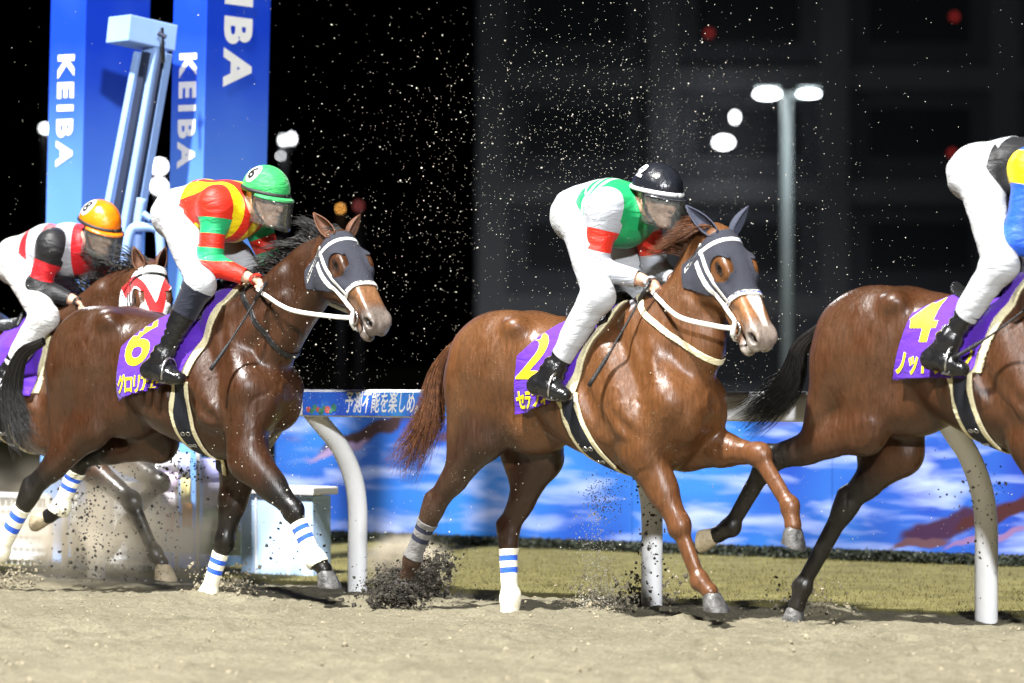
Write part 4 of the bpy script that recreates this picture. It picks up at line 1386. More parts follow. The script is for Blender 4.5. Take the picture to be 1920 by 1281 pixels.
    for i in range(rows + 1):
        th = (math.pi / 2) * 1.12 * i / rows
        for k in range(cols_):
            ph = 2 * math.pi * k / cols_
            ct = math.cos(th)
            x = 0.137 * math.sin(th) * math.cos(ph); y = 0.107 * math.sin(th) * math.sin(ph); z = 0.122 * ct
            rid = hl.get('ribs', 0.0) * math.cos(ph * 8) * math.sin(th)
            x *= 1 + rid; y *= 1 + rid
            Vh.append((x - 0.012, y, z + 0.045))
    for i in range(rows):
        for k in range(cols_):
            Fh.append((i * cols_ + k, (i + 1) * cols_ + k, (i + 1) * cols_ + (k + 1) % cols_, i * cols_ + (k + 1) % cols_))
    Vh = np.array([HP(*v) for v in Vh])
    Fh = np.array(Fh)
    hm = child('helmet', np_mesh('helmet', Vh, Fh), hl['mat'])
    solidify(hm, 0.012)
    # elastic band + brim
    ring = [HP(-0.012 + 0.139 * math.cos(a_), 0.109 * math.sin(a_), 0.036) for a_ in np.linspace(0, 2 * math.pi, 41)]
    tube('cap_band', ring, 0.006, hl.get('band', M_strapblack), hm, 6, 1.8)
    Vb, Fb = [], []
    for i, (r_, dz_) in enumerate(((1.0, 0.030), (1.12, 0.026), (1.22, 0.018), (1.26, 0.012))):
        for k in range(19):
            a_ = rad(-78 + 156 * k / 18)
            ext = 1 + (r_ - 1) * max(math.cos(a_), 0) ** 0.5
            Vb.append(HP(-0.012 + 0.137 * ext * math.cos(a_), 0.107 * ext * math.sin(a_), dz_))
    for i in range(3):
        for k in range(18):
            Fb.append((i * 19 + k, (i + 1) * 19 + k, (i + 1) * 19 + k + 1, i * 19 + k + 1))
    bo = link('brim', np_mesh('brim', np.array(Vb), np.array(Fb)), hl.get('brimmat', hl['mat']), hm); solidify(bo, 0.006)
    # chin strap, goggles, visor
    for s in (-1, 1):
        tube('chin_strap', [HP(-0.01, s * 0.098, 0.03), HP(0.0, s * 0.086, -0.03), HP(0.03, s * 0.06, -0.09), HP(0.055, 0.0, -0.13)], 0.006, M_strapblack, hm, 6, 1.6, smooth_n=5)
    if c.get('goggles', True):
        gp = [HP(0.104 * math.cos(a_) + 0.006, 0.088 * math.sin(a_), 0.004) for a_ in np.linspace(-1.25, 1.25, 15)]
        tube('goggles', gp, [0.012] + [0.019] * 13 + [0.012], M_goggle, hm, 10, 0.75)
    Vv, Fv = [], []
    vh = c.get('visor_h', 0.155)
    for i in range(9):
        for k in range(21):
            a_ = rad(-82 + 164 * k / 20)
            q = i / 8
            Vv.append(HP(0.0 + (0.158 + 0.016 * q) * math.cos(a_), 0.118 * math.sin(a_), 0.020 - vh * q * (1 - 0.12 * abs(math.sin(a_)))))
    for i in range(8):
        for k in range(20):
            Fv.append((i * 21 + k, (i + 1) * 21 + k, (i + 1) * 21 + k + 1, i * 21 + k + 1))
    vo = link('visor', np_mesh('visor', np.array(Vv), np.array(Fv)), c.get('visormat', M_visor), hm); solidify(vo, 0.002)
    # number on the cap's near rear side
    if 'digit' in c:
        bv = bvh_of(Vh, Fh)
        dirw = unit(sd * 0.55 + f * c.get('ndir', 0.22) - up * 0.22)       # cast direction (from behind the near ear, inwards)
        dirw = unit(dirw)
        ax_a = unit(np.cross(dirw, up)); ax_b = np.cross(ax_a, dirw)
        ctr = HP(-0.012, 0, 0.085) - dirw * 0.5
        if hl.get('patch') is not None:
            V2 = np.array([(0.043 * math.cos(q) * r_, 0.052 * math.sin(q) * r_) for r_ in (0.0001, 0.35, 0.7, 1.0) for q in np.linspace(0, 2 * math.pi, 24, endpoint=False)])
            F2 = np.array([(i * 24 + k, i * 24 + (k + 1) % 24, (i + 1) * 24 + (k + 1) % 24) for i in range(3) for k in range(24)] + [(i * 24 + k, (i + 1) * 24 + (k + 1) % 24, (i + 1) * 24 + k) for i in range(3) for k in range(24)])
            project_text('number_patch', V2, F2, ctr, ax_a, ax_b, dirw, bv, 0.003, hl['patch'], hm)
        V2, F2 = text_tris(c['digit'], 0.092, 0.003, 0.0, 0.012)
        project_text('number', V2, F2, ctr, ax_a, ax_b, dirw, bv, 0.006, hl['nummat'], hm)
    tag(root, c['label'], 'jockey')
    # --- stirrups on both feet, with their leathers
    return dict(root=root, hands=hands, HP=HP, base=base, toe=toe, heel=heel, ankle=an, knee=kn, fr=fr, toeF=toeF, heelF=heelF)

def stirrup(H, K, withleather=True):
    """iron under the jockey's near and far foot, hung from the saddle; part of the horse's tack"""
    for sg, t_, e_ in ((-1, K['toe'], K['heel']), (1, K['toeF'], K['heelF'])):
        c = t_ * 0.62 + e_ * 0.38
        ax = unit(t_ - e_)
        y = np.array([0, 1.0, 0])
        n = unit(np.cross(ax, y)); n = n if n[2] > 0 else -n
        R = 0.058
        pts = [c + y * (R * math.cos(q)) + n * (0.035 + 1.35 * R * math.sin(q)) for q in np.linspace(-0.45, math.pi + 0.45, 15)]
        st = tube('stirrup', pts, 0.006, M_steel, H['root'], 6)
        bm = bmesh.new(); add_box(bm, (0, 0, 0), (0.04, 0.10, 0.010), None, 0.003)
        o = link('tread', bm_mesh('tread', bm), M_steel, st)
        o.matrix_local = Matrix(((ax[0], y[0], n[0], (c - n * 0.012)[0]), (ax[1], y[1], n[1], (c - n * 0.012)[1]), (ax[2], y[2], n[2], (c - n * 0.012)[2]), (0, 0, 0, 1)))
        top = np.array([K['knee'][0] - 0.02, sg * 0.22, K['knee'][2] + 0.02])
        tube('stirrup_leather', [pts[7], pts[7] * 0.5 + top * 0.5 + y * sg * 0.01, top], 0.007, M_leather, st, 6, 2.2, smooth_n=4)

def saddle(H, K, z0, x0):
    """small racing saddle: seat with raised cantle and forward flap"""
    dz = 0
    tm = H['tm'].copy()
    tm.keep(tm.V[:, 0] - (x0 - 0.17)); tm.keep((x0 + 0.17) - tm.V[:, 0]); tm.keep(tm.V[:, 2] - (z0 - 0.07 + 0.6 * np.abs(tm.V[:, 0] - x0 - 0.04) ** 1.5)); tm.keep(0.03 - tm.A[:, 5])
    rise = 0.03 + 0.05 * sstep(np.abs(tm.V[:, 0] - x0), 0.10, 0.20) * np.exp(-(tm.V[:, 1] / 0.1) ** 2)
    tm.V = tm.V + tm.N * rise[:, None]
    o = link('saddle', tm.mesh('saddle', 0.0), M_leather, H['root']); solidify(o, 0.02)
    return o

def reins(H, K, m=None, stripe=None, loop=True):
    m = m or M_tackwhite
    fr = H['fr']
    for sg, hand in ((-1, K['hands'][0]), (1, K['hands'][1])):
        b = H['HP'](0.44, -0.085, sg * 0.075)
        midp = (b + hand) / 2 + np.array([0, sg * 0.11, -0.035])
        o = tube('rein', [b, b * 0.72 + midp * 0.28 + (0, sg * .015, -0.004), midp, hand * 0.85 + b * 0.15 + (0, sg * .065, -0.012), hand + (0, sg * .03, 0)], 0.0115, m, H['root'], 8, 0.45, up=(0, 1, 0), smooth_n=8)
        if stripe:
            o.data.materials.append(stripe)
            me = o.data
            for p in me.polygons:
                cz = p.center
                pass
    return

def whip(K, p0, p1, label, loops=True):
    fr = K['fr']
    a_, b_ = fr.at(*p0), fr.at(*p1)
    o = tube('riding_whip', np.array([a_ + (b_ - a_) * q + np.array([0, 0, -0.012 * math.sin(q * 3.14)]) for q in np.linspace(0, 1, 14)]), np.concatenate([np.full(9, 0.0055), np.full(4, 0.010), [0.011]]), M_whip, None, 8)
    ctr = a_
    o.location = fr.O; o.rotation_euler = (0, 0, -fr.th)
    tag(o, label, 'whip')
    tube('grip', [a_ - unit(b_ - a_) * 0.06, a_ + unit(b_ - a_) * 0.05], 0.009, M_leather, o, 8)
    return o

# ------------------------------------------------------------------ the four runners
def origin(gu, gv, gy, th, bu, bv, rear=0.80):
    """place a horse: a hoof's ground point (pixel, lateral) and its rump outline pixel"""
    l_ = np.array([math.sin(th), math.cos(th)]); d_ = np.array([math.cos(th), -math.sin(th)])
    O = ground_at(gu, gv)[:2] - l_ * gy
    x = Frame(O, th).at(bu, bv, -0.2)[0]
    return Frame(O + d_ * (x + rear), th)

M_coat_bay = mat_coat('bay_coat', 0.31, 0.5, 0.15)
M_coat_chest = mat_coat('chestnut_coat', 0.33, 0.5, 0.45)
M_ear_bay = mat('ear_bay', (0.10, 0.038, 0.016, 1), 0.6, 0.25, 60, 0.3, 200)
M_ear_hood = mat('ear_hood_cloth', srgb(58, 62, 78), 0.8, 0.15, 60, 0.4, 300)
M_hair_black = mat('black_hair', (0.008, 0.0065, 0.006, 1), 0.5, 0.4, 30)
M_hair_chest = mat('chestnut_hair', (0.11, 0.042, 0.017, 1), 0.5, 0.4, 30)
M_hoof_grey = mat('grey_hoof', (0.075, 0.072, 0.07, 1), 0.42, 0.6, 25, 0.5, 40)
M_hoof_pale = mat('pale_hoof', (0.40, 0.33, 0.22, 1), 0.55, 0.25, 20, 0.5, 40)
M_band_dirty = mat_cloth('bandage_muddy', (0.14, 0.135, 0.13, 1), 0.9, 0.4, 26, dirt=0.9, dirtcol=(0.06, 0.05, 0.04)); M_bandnavy = mat('bandage_navy', (0.012, 0.014, 0.03, 1), 0.9)

hoofs = {'*': M_hoof_grey}
FR6 = origin(400, 1124, 0.1, rad(35), 74, 710)
FR2 = origin(957, 1149, 0.12, rad(38), 818, 752)
FR4 = origin(1490, 1165, 0.12, rad(38), 1514, 730)
_o8 = RAIL0 - RF.l * 0.44 + RF.d * -2.16
FR8 = Frame(_o8[:2], rad(38))

BAY = dict(coat=(0.108, 0.041, 0.0125), points=(0.006, 0.005, 0.0045), pt0=0.26, pt1=0.05, muzzle=(0.13, 0.105, 0.09), tan=(0.16, 0.075, 0.033))

H6 = build_horse(dict(BAY, frame=FR6, mat=M_coat_bay, earmat=M_ear_bay, hoofmats={'*': M_hoof_grey, 'fh': M_hoof_pale, 'nh': M_hoof_pale},
    coat=(0.044, 0.0155, 0.0056), dz=0.0, sx=0.95, poll=(634, 456), poll_y=-0.03, yaw=22, pitch=46, jaw=0.026,
    ears={-1: (588, 400, -0.10), 1: (674, 402, 0.05)},
    nh=dict(up=(172, 800), mid=(56, 926), fet=(2, 1035), cor=(-20, 1058), a=65, y=0.13),
    fh=dict(up=(300, 826), mid=(152, 862), fet=(116, 952), cor=(92, 968), a=100, y=0.12),
    nf=dict(up=(466, 862), mid=(550, 956), fet=(592, 1048), cor=(608, 1068), a=4, y=0.11),
    ff=dict(up=(448, 868), mid=(422, 1014), fet=(392, 1112), cor=(382, 1134), a=20, y=0.10),
    bandages=('nh', 'fh', 'nf', 'ff'),
    corner=[(236, 640, -0.24), (308, 588, -0.14)], cloth=[(238, 600, -0.2), (209, 748, -0.28), (336, 716, -0.28), (430, 553, -0.1)],
    girth=[(333, 735, -0.28), (388, 864, -0.04)],
    digit='6', numw=1.2, num=((247, 648), 0.32, (214, 724), 0.088, 'グロリアムンディ'), nameslope=0.03))
bridle(H6); hood(H6, M_mesh_hood)
make_tail(H6, [(82, 640, 0), (40, 668, 0.02), (22, 735, 0.03), (36, 800, 0.02), (60, 845, 0.0)], M_hair_black, 800, (0.02, 0.055, 0.10), 3, 0.0028)
make_mane(H6, M_hair_black, 0.15, 900, (-1.0, 0.0, 0.12), -0.25, 5, r0=0.0024)
tag(H6['root'], 'bay racehorse with black mane and grey blinker hood carrying number 6', 'horse', 'horses racing along the rail')

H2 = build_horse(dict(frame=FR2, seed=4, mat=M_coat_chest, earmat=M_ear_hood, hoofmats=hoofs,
    coat=(0.108, 0.041, 0.0125), points=(0.13, 0.05, 0.02), pointw=0.5, dorsal=0.5, hind_shade=(0.022, 0.010, 0.006), muzzle=(0.20, 0.16, 0.135), tan=(0.24, 0.11, 0.045), blaze=True,
    dz=-0.045, sx=0.94, poll=(1350, 452), poll_y=-0.03, yaw=19, pitch=54, jaw=0.03,
    ears={-1: (1286, 386, -0.12), 1: (1402, 386, 0.07)},
    nh=dict(up=(912, 818), mid=(812, 955), fet=(774, 1050), cor=(762, 1082), a=40, y=0.12),
    fh=dict(up=(1018, 856), mid=(953, 1000), fet=(958, 1120), cor=(956, 1148), a=15, y=0.12),
    nf=dict(up=(1206, 850), mid=(1274, 985), fet=(1312, 1088), cor=(1331, 1110), a=4, y=0.11),
    ff=dict(up=(1290, 836), mid=(1424, 852), fet=(1482, 948), cor=(1487, 985), a=22, y=0.10),
    bandages=('nh', 'fh'), bandend=1.3, bandends={'nh': 0.95}, bandmat={'nh': M_band_dirty}, bandringmat={'nh': M_bandnavy},
    corner=[(976, 664, -0.22), (1042, 616, -0.14)], cloth=[(980, 630, -0.2), (951, 776, -0.27), (1062, 748, -0.27), (1142, 570, -0.1)],
    girth=[(1066, 748, -0.26), (1152, 876, -0.05)],
    digit='2', numw=1.2, num=((985, 672), 0.31, (955, 754), 0.085, 'セラフィックコール'), nameslope=0.03))
bridle(H2, stripe=M_bluestripe); hood(H2, M_mesh_hood)
make_tail(H2, [(868, 632, 0), (825, 690, 0.02), (806, 780, 0.02), (772, 850, 0.01), (738, 905, 0.0)], M_hair_chest, 800, (0.02, 0.055, 0.07), 4, 0.0018, 0.06)
make_mane(H2, M_hair_chest, 0.13, 800, (-0.7, -0.8, -0.25), -0.7, 6, t0=0.35, t1=0.93, r0=0.0022)
tag(H2['root'], 'chestnut racehorse with white nose blaze and dark hood carrying number 2', 'horse', 'horses racing along the rail')

H4 = build_horse(dict(BAY, frame=FR4, seed=9, mat=M_coat_bay, earmat=M_ear_bay, hoofmats={'*': M_hoof_grey, 'nh': M_hoof_pale},
    coat=(0.056, 0.020, 0.0068), dz=0.055, sx=0.98, poll=('L', 1.02, 1.86), poll_y=0.0, yaw=5, pitch=42,
    nh=dict(up=(1622, 806), mid=(1440, 868), fet=(1372, 988), cor=(1346, 1002), a=95, y=0.13),
    fh=dict(up=(1690, 846), mid=(1588, 948), fet=(1506, 1100), cor=(1494, 1136), a=35, y=0.12),
    nf=dict(up=('L', 0.36, 0.86), mid=('L', 0.46, 0.48), fet=('L', 0.44, 0.20), cor=('L', 0.47, 0.12), a=10, y=0.11),
    ff=dict(up=('L', 0.44, 0.86), mid=('L', 0.92, 0.80), fet=('L', 0.90, 0.50), cor=('L', 0.86, 0.43), a=60, y=0.11),
    corner=[(1710, 590, -0.2), (1780, 556, -0.14)], cloth=[(1712, 580, -0.2), (1663, 707, -0.27), (1818, 708, -0.27), (1922, 528, -0.1)],
    girth=[(1800, 708, -0.27), (1868, 872, -0.05)],
    digit='4', numw=1.2, num=((1712, 604), 0.28, (1668, 684), 0.10, 'ノットゥルノ'), nameslope=0.02))
bridle(H4)
make_tail(H4, [(1536, 615, 0), (1500, 655, 0.02), (1482, 715, 0.03), (1430, 765, 0.03), (1375, 800, 0.02)], M_hair_black, 900, (0.02, 0.06, 0.11), 8, 0.0025)
make_mane(H4, M_hair_black, 0.16, 200, (-1.0, 0.0, 0.3), -0.4, 7)
tag(H4['root'], 'bay racehorse with black legs leading at the edge, carrying number 4', 'horse', 'horses racing along the rail')

M_hoodwhite = mat_cloth('hood_white', (0.72, 0.72, 0.72, 1), 0.8, 0.3, 14)
M_hoodred = mat_cloth('hood_red', srgb(200, 26, 30), 0.8, 0.3, 14)
H8 = build_horse(dict(BAY, frame=FR8, h=0.009, mat=M_coat_bay, earmat=M_ear_bay, hoofmats={'*': M_hoof_grey, 'nf': M_hoof_pale},
    coat=(0.07, 0.026, 0.010), dz=-0.03, poll=(280, 515), poll_y=-0.04, yaw=36, pitch=56, neck_off=(0, 0, 0.02),
    nh=dict(up=('L', -0.45, 0.85), mid=('L', -0.72, 0.50), fet=('L', -0.86, 0.20), cor=('L', -0.88, 0.12), a=30),
    fh=dict(up=('L', -0.35, 0.85), mid=('L', -0.60, 0.55), fet=('L', -0.85, 0.36), cor=('L', -0.90, 0.30), a=70),
    nf=dict(up=('L', 0.42, 0.84), mid=(248, 940), fet=(290, 1036), cor=(303, 1056), a=5, y=0.11),
    ff=dict(up=('L', 0.48, 0.82), mid=(300, 905), fet=(236, 985), cor=(224, 1005), a=80, y=0.11),
    cloth=[(20, 610, -0.12), (-40, 745, -0.27), (52, 745, -0.28), (108, 590, -0.12)],
    girth=[(8, 740, -0.27), (40, 850, -0.05)]))
vz = lambda T: 0.024 - np.abs(np.abs(T.A[:, 1]) - (0.075 - 0.36 * (T.A[:, 0] - 0.10)))
hood(H8, None, paint=[(vz, 1)], mats=[M_hoodwhite, M_hoodred])
bridle(H8, m=M_leather)
make_mane(H8, M_hair_black, 0.20, 260, (-1.0, -0.1, 0.2), -0.4, 9)
make_tail(H8, [(-160, 650, 0), (-200, 690, 0.02), (-215, 760, 0.03), (-200, 820, 0.02)], M_hair_black, 120, (0.02, 0.06, 0.10), 3, 0.004)
tag(H8['root'], 'dark bay racehorse in white and red hood, mostly hidden behind number 6', 'horse', 'horses racing along the rail')

neck_strap(H2, (1208, 572, -0.1), (1338, 676, -0.03), 0.0135, M_cream)
neck_strap(H6, (478, 585, -0.12), (548, 712, -0.10), 0.013, M_leather, 'breastplate_strap')
# ---- silks
def silk_col(name, r, g, b):
    return mat_cloth(name, tuple(0.82 * q for q in srgb(r, g, b)[:3]) + (1,), 0.5, 0.45, 9, sheen=0.05, spec=0.45)
S_red, S_yel, S_grn = silk_col('silk_red', 226, 42, 20), silk_col('silk_yellow', 250, 222, 10), silk_col('silk_green', 30, 176, 110)
S_emer, S_white = silk_col('silk_emerald', 10, 160, 92), silk_col('silk_white', 178, 182, 190)
S_black, S_blue, S_crim = silk_col('silk_black', 22, 22, 26), silk_col('silk_blue', 34, 92, 214), silk_col('silk_crimson', 212, 28, 38)

trunk_side = lambda T, col: col(T, 'arm') - col(T, 'trunk')          # >0 on the trunk
is_arm = lambda T, col: col(T, 'trunk') - col(T, 'arm') + 0.004

def s6_stripes(T, col, UA, FA, TA, j):
    w = np.sin((T.V[:, 1] + 0.02) * 2 * math.pi / 0.135)
    return np.minimum(w * 0.05 + 0.008, trunk_side(T, col) - 0.004)
def arm_band(a0, a1):
    return lambda T, col, UA, FA, TA, j: np.minimum(np.minimum(T.A[:, UA] - a0, a1 - T.A[:, UA]) * 0.3, is_arm(T, col))
def whole_arm(T, col, UA, FA, TA, j):
    return is_arm(T, col)
def trunk_band(a0, a1):
    return lambda T, col, UA, FA, TA, j: np.minimum(np.minimum(T.A[:, TA] - a0, a1 - T.A[:, TA]) * 0.4, trunk_side(T, col) - 0.002)
def forearm(a0):
    return lambda T, col, UA, FA, TA, j: np.minimum((T.A[:, UA] - a0) * 0.3, is_arm(T, col))

K6 = build_jockey(dict(frame=FR6, hip=(332, 405, -0.10), knee=(376, 533, -0.27), ankle=(306, 668, -0.325), toe=(342, 716, -0.345), heel=(274, 707, -0.335),
    hipF=(376, 408, 0.09), kneeF=(478, 520, 0.26), sh=(404, 384, -0.175), el=(394, 494, -0.20), wr=(462, 520, -0.13), shF=(474, 392, 0.15),
    head=(499, 372, -0.02), hyaw=4, hpitch=14, arch=0.035,
    silks=[(s6_stripes, 1), (arm_band(0.22, 0.50), 2), (arm_band(0.74, 0.98), 2)], silkmats=[S_red, S_yel, S_grn],
    helmet=dict(mat=mat_cloth('cap_green', srgb(46, 160, 84), 0.45, 0.5, 16), patch=M_white, nummat=M_black), digit='6', visor_h=0.16, boot_top=0.05, cuff=0.42,
    cuffmat=mat_cloth('boot_cuff_navy', srgb(22, 26, 40), 0.6, 0.3, 12), label='jockey in red and yellow striped silks and green cap, crouching over bay horse'))
K2 = build_jockey(dict(frame=FR2, hip=(1086, 405, -0.10), knee=(1122, 556, -0.26), ankle=(1038, 694, -0.315), toe=(1066, 748, -0.34), heel=(1000, 736, -0.33),
    hipF=(1128, 410, 0.09), kneeF=(1205, 552, 0.25), sh=(1136, 392, -0.17), el=(1114, 502, -0.19), wr=(1200, 524, -0.12), shF=(1208, 395, 0.15),
    head=(1233, 372, -0.02), hyaw=8, hpitch=12, arch=0.03,
    silks=[(trunk_band(0.52, 0.63), 1), (trunk_band(0.73, 0.84), 1), (whole_arm, 1), (arm_band(0.34, 0.72), 2)], silkmats=[S_emer, S_white, S_red],
    helmet=dict(mat=mat('cap_black', (0.012, 0.013, 0.018, 1), 0.25, 0.2, 20, 0.3, 30), band=M_white, nummat=M_white), digit='2', boot_top=0.76, visor_h=0.15, goggles=True,
    label='jockey in emerald green silks with white sleeves and black cap, on chestnut horse'))
K4 = build_jockey(dict(frame=FR4, hip=(1836, 328, -0.10), knee=(1876, 498, -0.27), ankle=(1780, 638, -0.325), toe=(1812, 700, -0.345), heel=(1738, 688, -0.335),
    hipF=(1870, 332, 0.09), kneeF=(1955, 495, 0.26), sh=(1934, 316, -0.17), el=(1908, 448, -0.20), wr=(1992, 492, -0.13),
    head=(2030, 320, -0.02), hyaw=5, hpitch=14,
    silks=[(whole_arm, 1), (lambda T, col, UA, FA, TA, j: np.minimum((0.22 - np.abs(T.A[:, UA] - 0.02)) * 0.3, is_arm(T, col) + 0.01), 2)], silkmats=[S_black, S_blue, S_yel],
    helmet=dict(mat=mat_cloth('cap_blue', srgb(34, 70, 170), 0.5, 0.4, 16)), boot_top=0.60,
    label='jockey in black and blue silks cut off by the picture edge, on leading bay'))
K8 = build_jockey(dict(frame=FR8, h=0.007, hip=(32, 492, -0.10), knee=(84, 596, -0.26), ankle=(8, 706, -0.32), toe=(34, 748, -0.335), heel=(-32, 738, -0.33),
    hipF=(72, 494, 0.09), kneeF=(160, 590, 0.25), sh=(98, 462, -0.17), el=(72, 540, -0.20), wr=(134, 562, -0.12),
    head=(187, 432, -0.02), hyaw=10, hpitch=20, arch=0.035,
    silks=[(lambda T, col, UA, FA, TA, j: np.minimum(np.sin((T.V[:, 1] * 0.6 + T.V[:, 0]) * 2 * math.pi / 0.21 + 0.6) * 0.03, trunk_side(T, col) - 0.003), 1), (whole_arm, 2), (arm_band(0.36, 0.80), 0)], silkmats=[S_crim, S_white, S_black],
    helmet=dict(mat=mat('cap_orange', srgb(236, 122, 16), 0.3, 0.15, 14, 0.4, 20), patch=M_white, nummat=M_black), digit='8', boot_top=0.70, breechmat=M_breech_muddy,
    label='jockey in red and white silks with black sleeves and orange cap number 8'))
for Hh, Kk, zz, xx in ((H6, K6, 1.48, 0.13), (H2, K2, 1.44, 0.02), (H4, K4, 1.54, 0.02), (H8, K8, 1.45, 0.05)):
    saddle(Hh, Kk, zz, xx); stirrup(Hh, Kk)
    reins(Hh, Kk, M_leather if Hh is H8 else None)
whip(K6, (488, 548, -0.2), (394, 694, -0.36), 'black riding whip pointing down in front of the dark bay shoulder below the red sleeve')
whip(K2, (1208, 546, -0.2), (1104, 724, -0.34), 'black riding whip pointing down across the chestnut shoulder below the white sleeve')
whip(K4, (1935, 570, -0.34), (1788, 672, -0.38), 'black riding whip beside the boot of the leading jockey')

# ------------------------------------------------------------------ track surface
def lin_axis(lo, hi, step, far_lo, far_hi, grow=1.35):
    core = list(np.arange(lo, hi + step * 0.5, step))
    a, s = [], step
    x = core[0]
    while x > far_lo:
        s *= grow; x -= s; a.append(x)
    b, s = [], step
    x = core[-1]
    while x < far_hi:
        s *= grow; x += s; b.append(x)
    return np.array(a[::-1] + core + b)

def hoof_marks(x, y):
    """height of the churned sand round the hooves that touch the ground, plus old hoof prints"""
    z = np.zeros_like(x)
    R = np.random.default_rng(11)
    marks = [(*ground_at(u, v)[:2], r, h) for u, v, r, h in ((388, 1124, 0.10, 0.045), (430, 1120, 0.16, 0.05), (958, 1146, 0.09, 0.03), (1000, 1143, 0.16, 0.03),
             (1130, 1146, 0.12, 0.05), (1500, 1160, 0.13, 0.055), (1560, 1158, 0.16, 0.045), (760, 1128, 0.18, 0.04), (1215, 1130, 0.10, 0.05), (15, 1105, 0.12, 0.05), (1430, 1158, 0.1, 0.03))]
    for mx, my, r, h in marks:
        z += h * np.exp(-((x - mx) ** 2 + (y - my) ** 2) / r ** 2)
    for i in range(420):
        mx, my = R.uniform(-4, 4.5), R.uniform(12.5, 20)
        r = R.uniform(0.06, 0.11)
        q = np.sqrt((x - mx) ** 2 + ((y - my) * 1.0) ** 2) / r
        sel = q < 3
        z[sel] += R.uniform(0.006, 0.016) * (np.exp(-((q[sel] - 1.35) / 0.4) ** 2) - 0.9 * np.exp(-q[sel] ** 2))
    return z

gx_ = lin_axis(-3.6, 3.9, 0.021, -900, 900)
gy_ = lin_axis(12.6, 20.9, 0.024, -60, 2200)
GX, GY = np.meshgrid(gx_, gy_, indexing='ij')
PP = np.stack([GX, GY, np.zeros_like(GX)], -1)
fade = sstep(GX, -6, -4) * (1 - sstep(GX, 4.3, 6)) * sstep(GY, 10.5, 12.5) * (1 - sstep(GY, 21.5, 24))
GZ = (0.036 * (fbm(PP, 2.2, 3, 1) - 0.5) + 0.034 * (fbm(PP, 9, 3, 5) - 0.5) + 0.030 * (fbm(PP, 24, 2, 9) - 0.5) + hoof_marks(GX, GY)) * fade
rl = (GX - RAIL0[0]) * RF.l[0] + (GY - RAIL0[1]) * RF.l[1]          # distance beyond the rail
GZ = np.where(rl > 0.30, np.minimum(GZ, -0.01), GZ)
nx, ny = GX.shape
idx = np.arange(nx * ny).reshape(nx, ny)
GF = np.stack([idx[:-1, :-1], idx[1:, :-1], idx[1:, 1:], idx[:-1, 1:]], -1).reshape(-1, 4)
M_sand, nt, p = mat_new('track_sand')
tc = N(nt, 'TexCoord')
n1 = N(nt, 'TexNoise'); n1.inputs['Scale'].default_value = 1.6; n1.inputs['Detail'].default_value = 8; n1.inputs['Roughness'].default_value = 0.65
n2 = N(nt, 'TexNoise'); n2.inputs['Scale'].default_value = 70; n2.inputs['Detail'].default_value = 6; n2.inputs['Roughness'].default_value = 0.7
nt.links.new(tc.outputs['Object'], n1.inputs['Vector']); nt.links.new(tc.outputs['Object'], n2.inputs['Vector'])
r1 = N(nt, 'ValToRGB'); r1.color_ramp.elements[0].position = 0.3; r1.color_ramp.elements[1].position = 0.72
r1.color_ramp.elements[0].color = (0.165, 0.149, 0.106, 1); r1.color_ramp.elements[1].color = (0.235, 0.214, 0.156, 1)
nt.links.new(n1.outputs['Fac'], r1.inputs['Fac'])
r2 = N(nt, 'ValToRGB'); r2.color_ramp.elements[0].position = 0.28; r2.color_ramp.elements[1].position = 0.62
r2.color_ramp.elements[0].color = (0.55, 0.54, 0.5, 1); r2.color_ramp.elements[1].color = (1.08, 1.07, 1.03, 1)
nt.links.new(n2.outputs['Fac'], r2.inputs['Fac'])
mx = N(nt, 'MixRGB', blend_type='MULTIPLY'); mx.inputs['Fac'].default_value = 1.0
nt.links.new(r1.outputs['Color'], mx.inputs['Color1']); nt.links.new(r2.outputs['Color'], mx.inputs['Color2'])
nt.links.new(mx.outputs['Color'], p.inputs['Base Color'])
p.inputs['Roughness'].default_value = 0.95; p.inputs['Specular IOR Level'].default_value = 0.15
b = N(nt, 'Bump'); b.inputs['Strength'].default_value = 0.8; b.inputs['Distance'].default_value = 0.012
nt.links.new(n2.outputs['Fac'], b.inputs['Height']); nt.links.new(b.outputs['Normal'], p.inputs['Normal'])
ground = link('ground', np_mesh('ground', np.stack([GX, GY, GZ], -1).reshape(-1, 3), GF), M_sand)
tag(ground, kind='structure')

def rail_obj(name, V, F, m, smooth=False):
    """mesh given in the rail frame (x along, y beyond, z up)"""
    me = bpy.data.meshes.new(name)
    me.from_pydata([tuple(v) for v in V], [], [tuple(f) for f in F])
    if smooth:
        me.polygons.foreach_set('use_smooth', [True] * len(me.polygons))
    o = link(name, me, m)
    o.location = RF.O; o.rotation_euler = (0, 0, -THETA)
    return o

def in_rail(o, loc=(0, 0, 0)):
    o.location = RF.w(np.array(loc, float)); o.rotation_euler = (0, 0, -THETA)
    return o

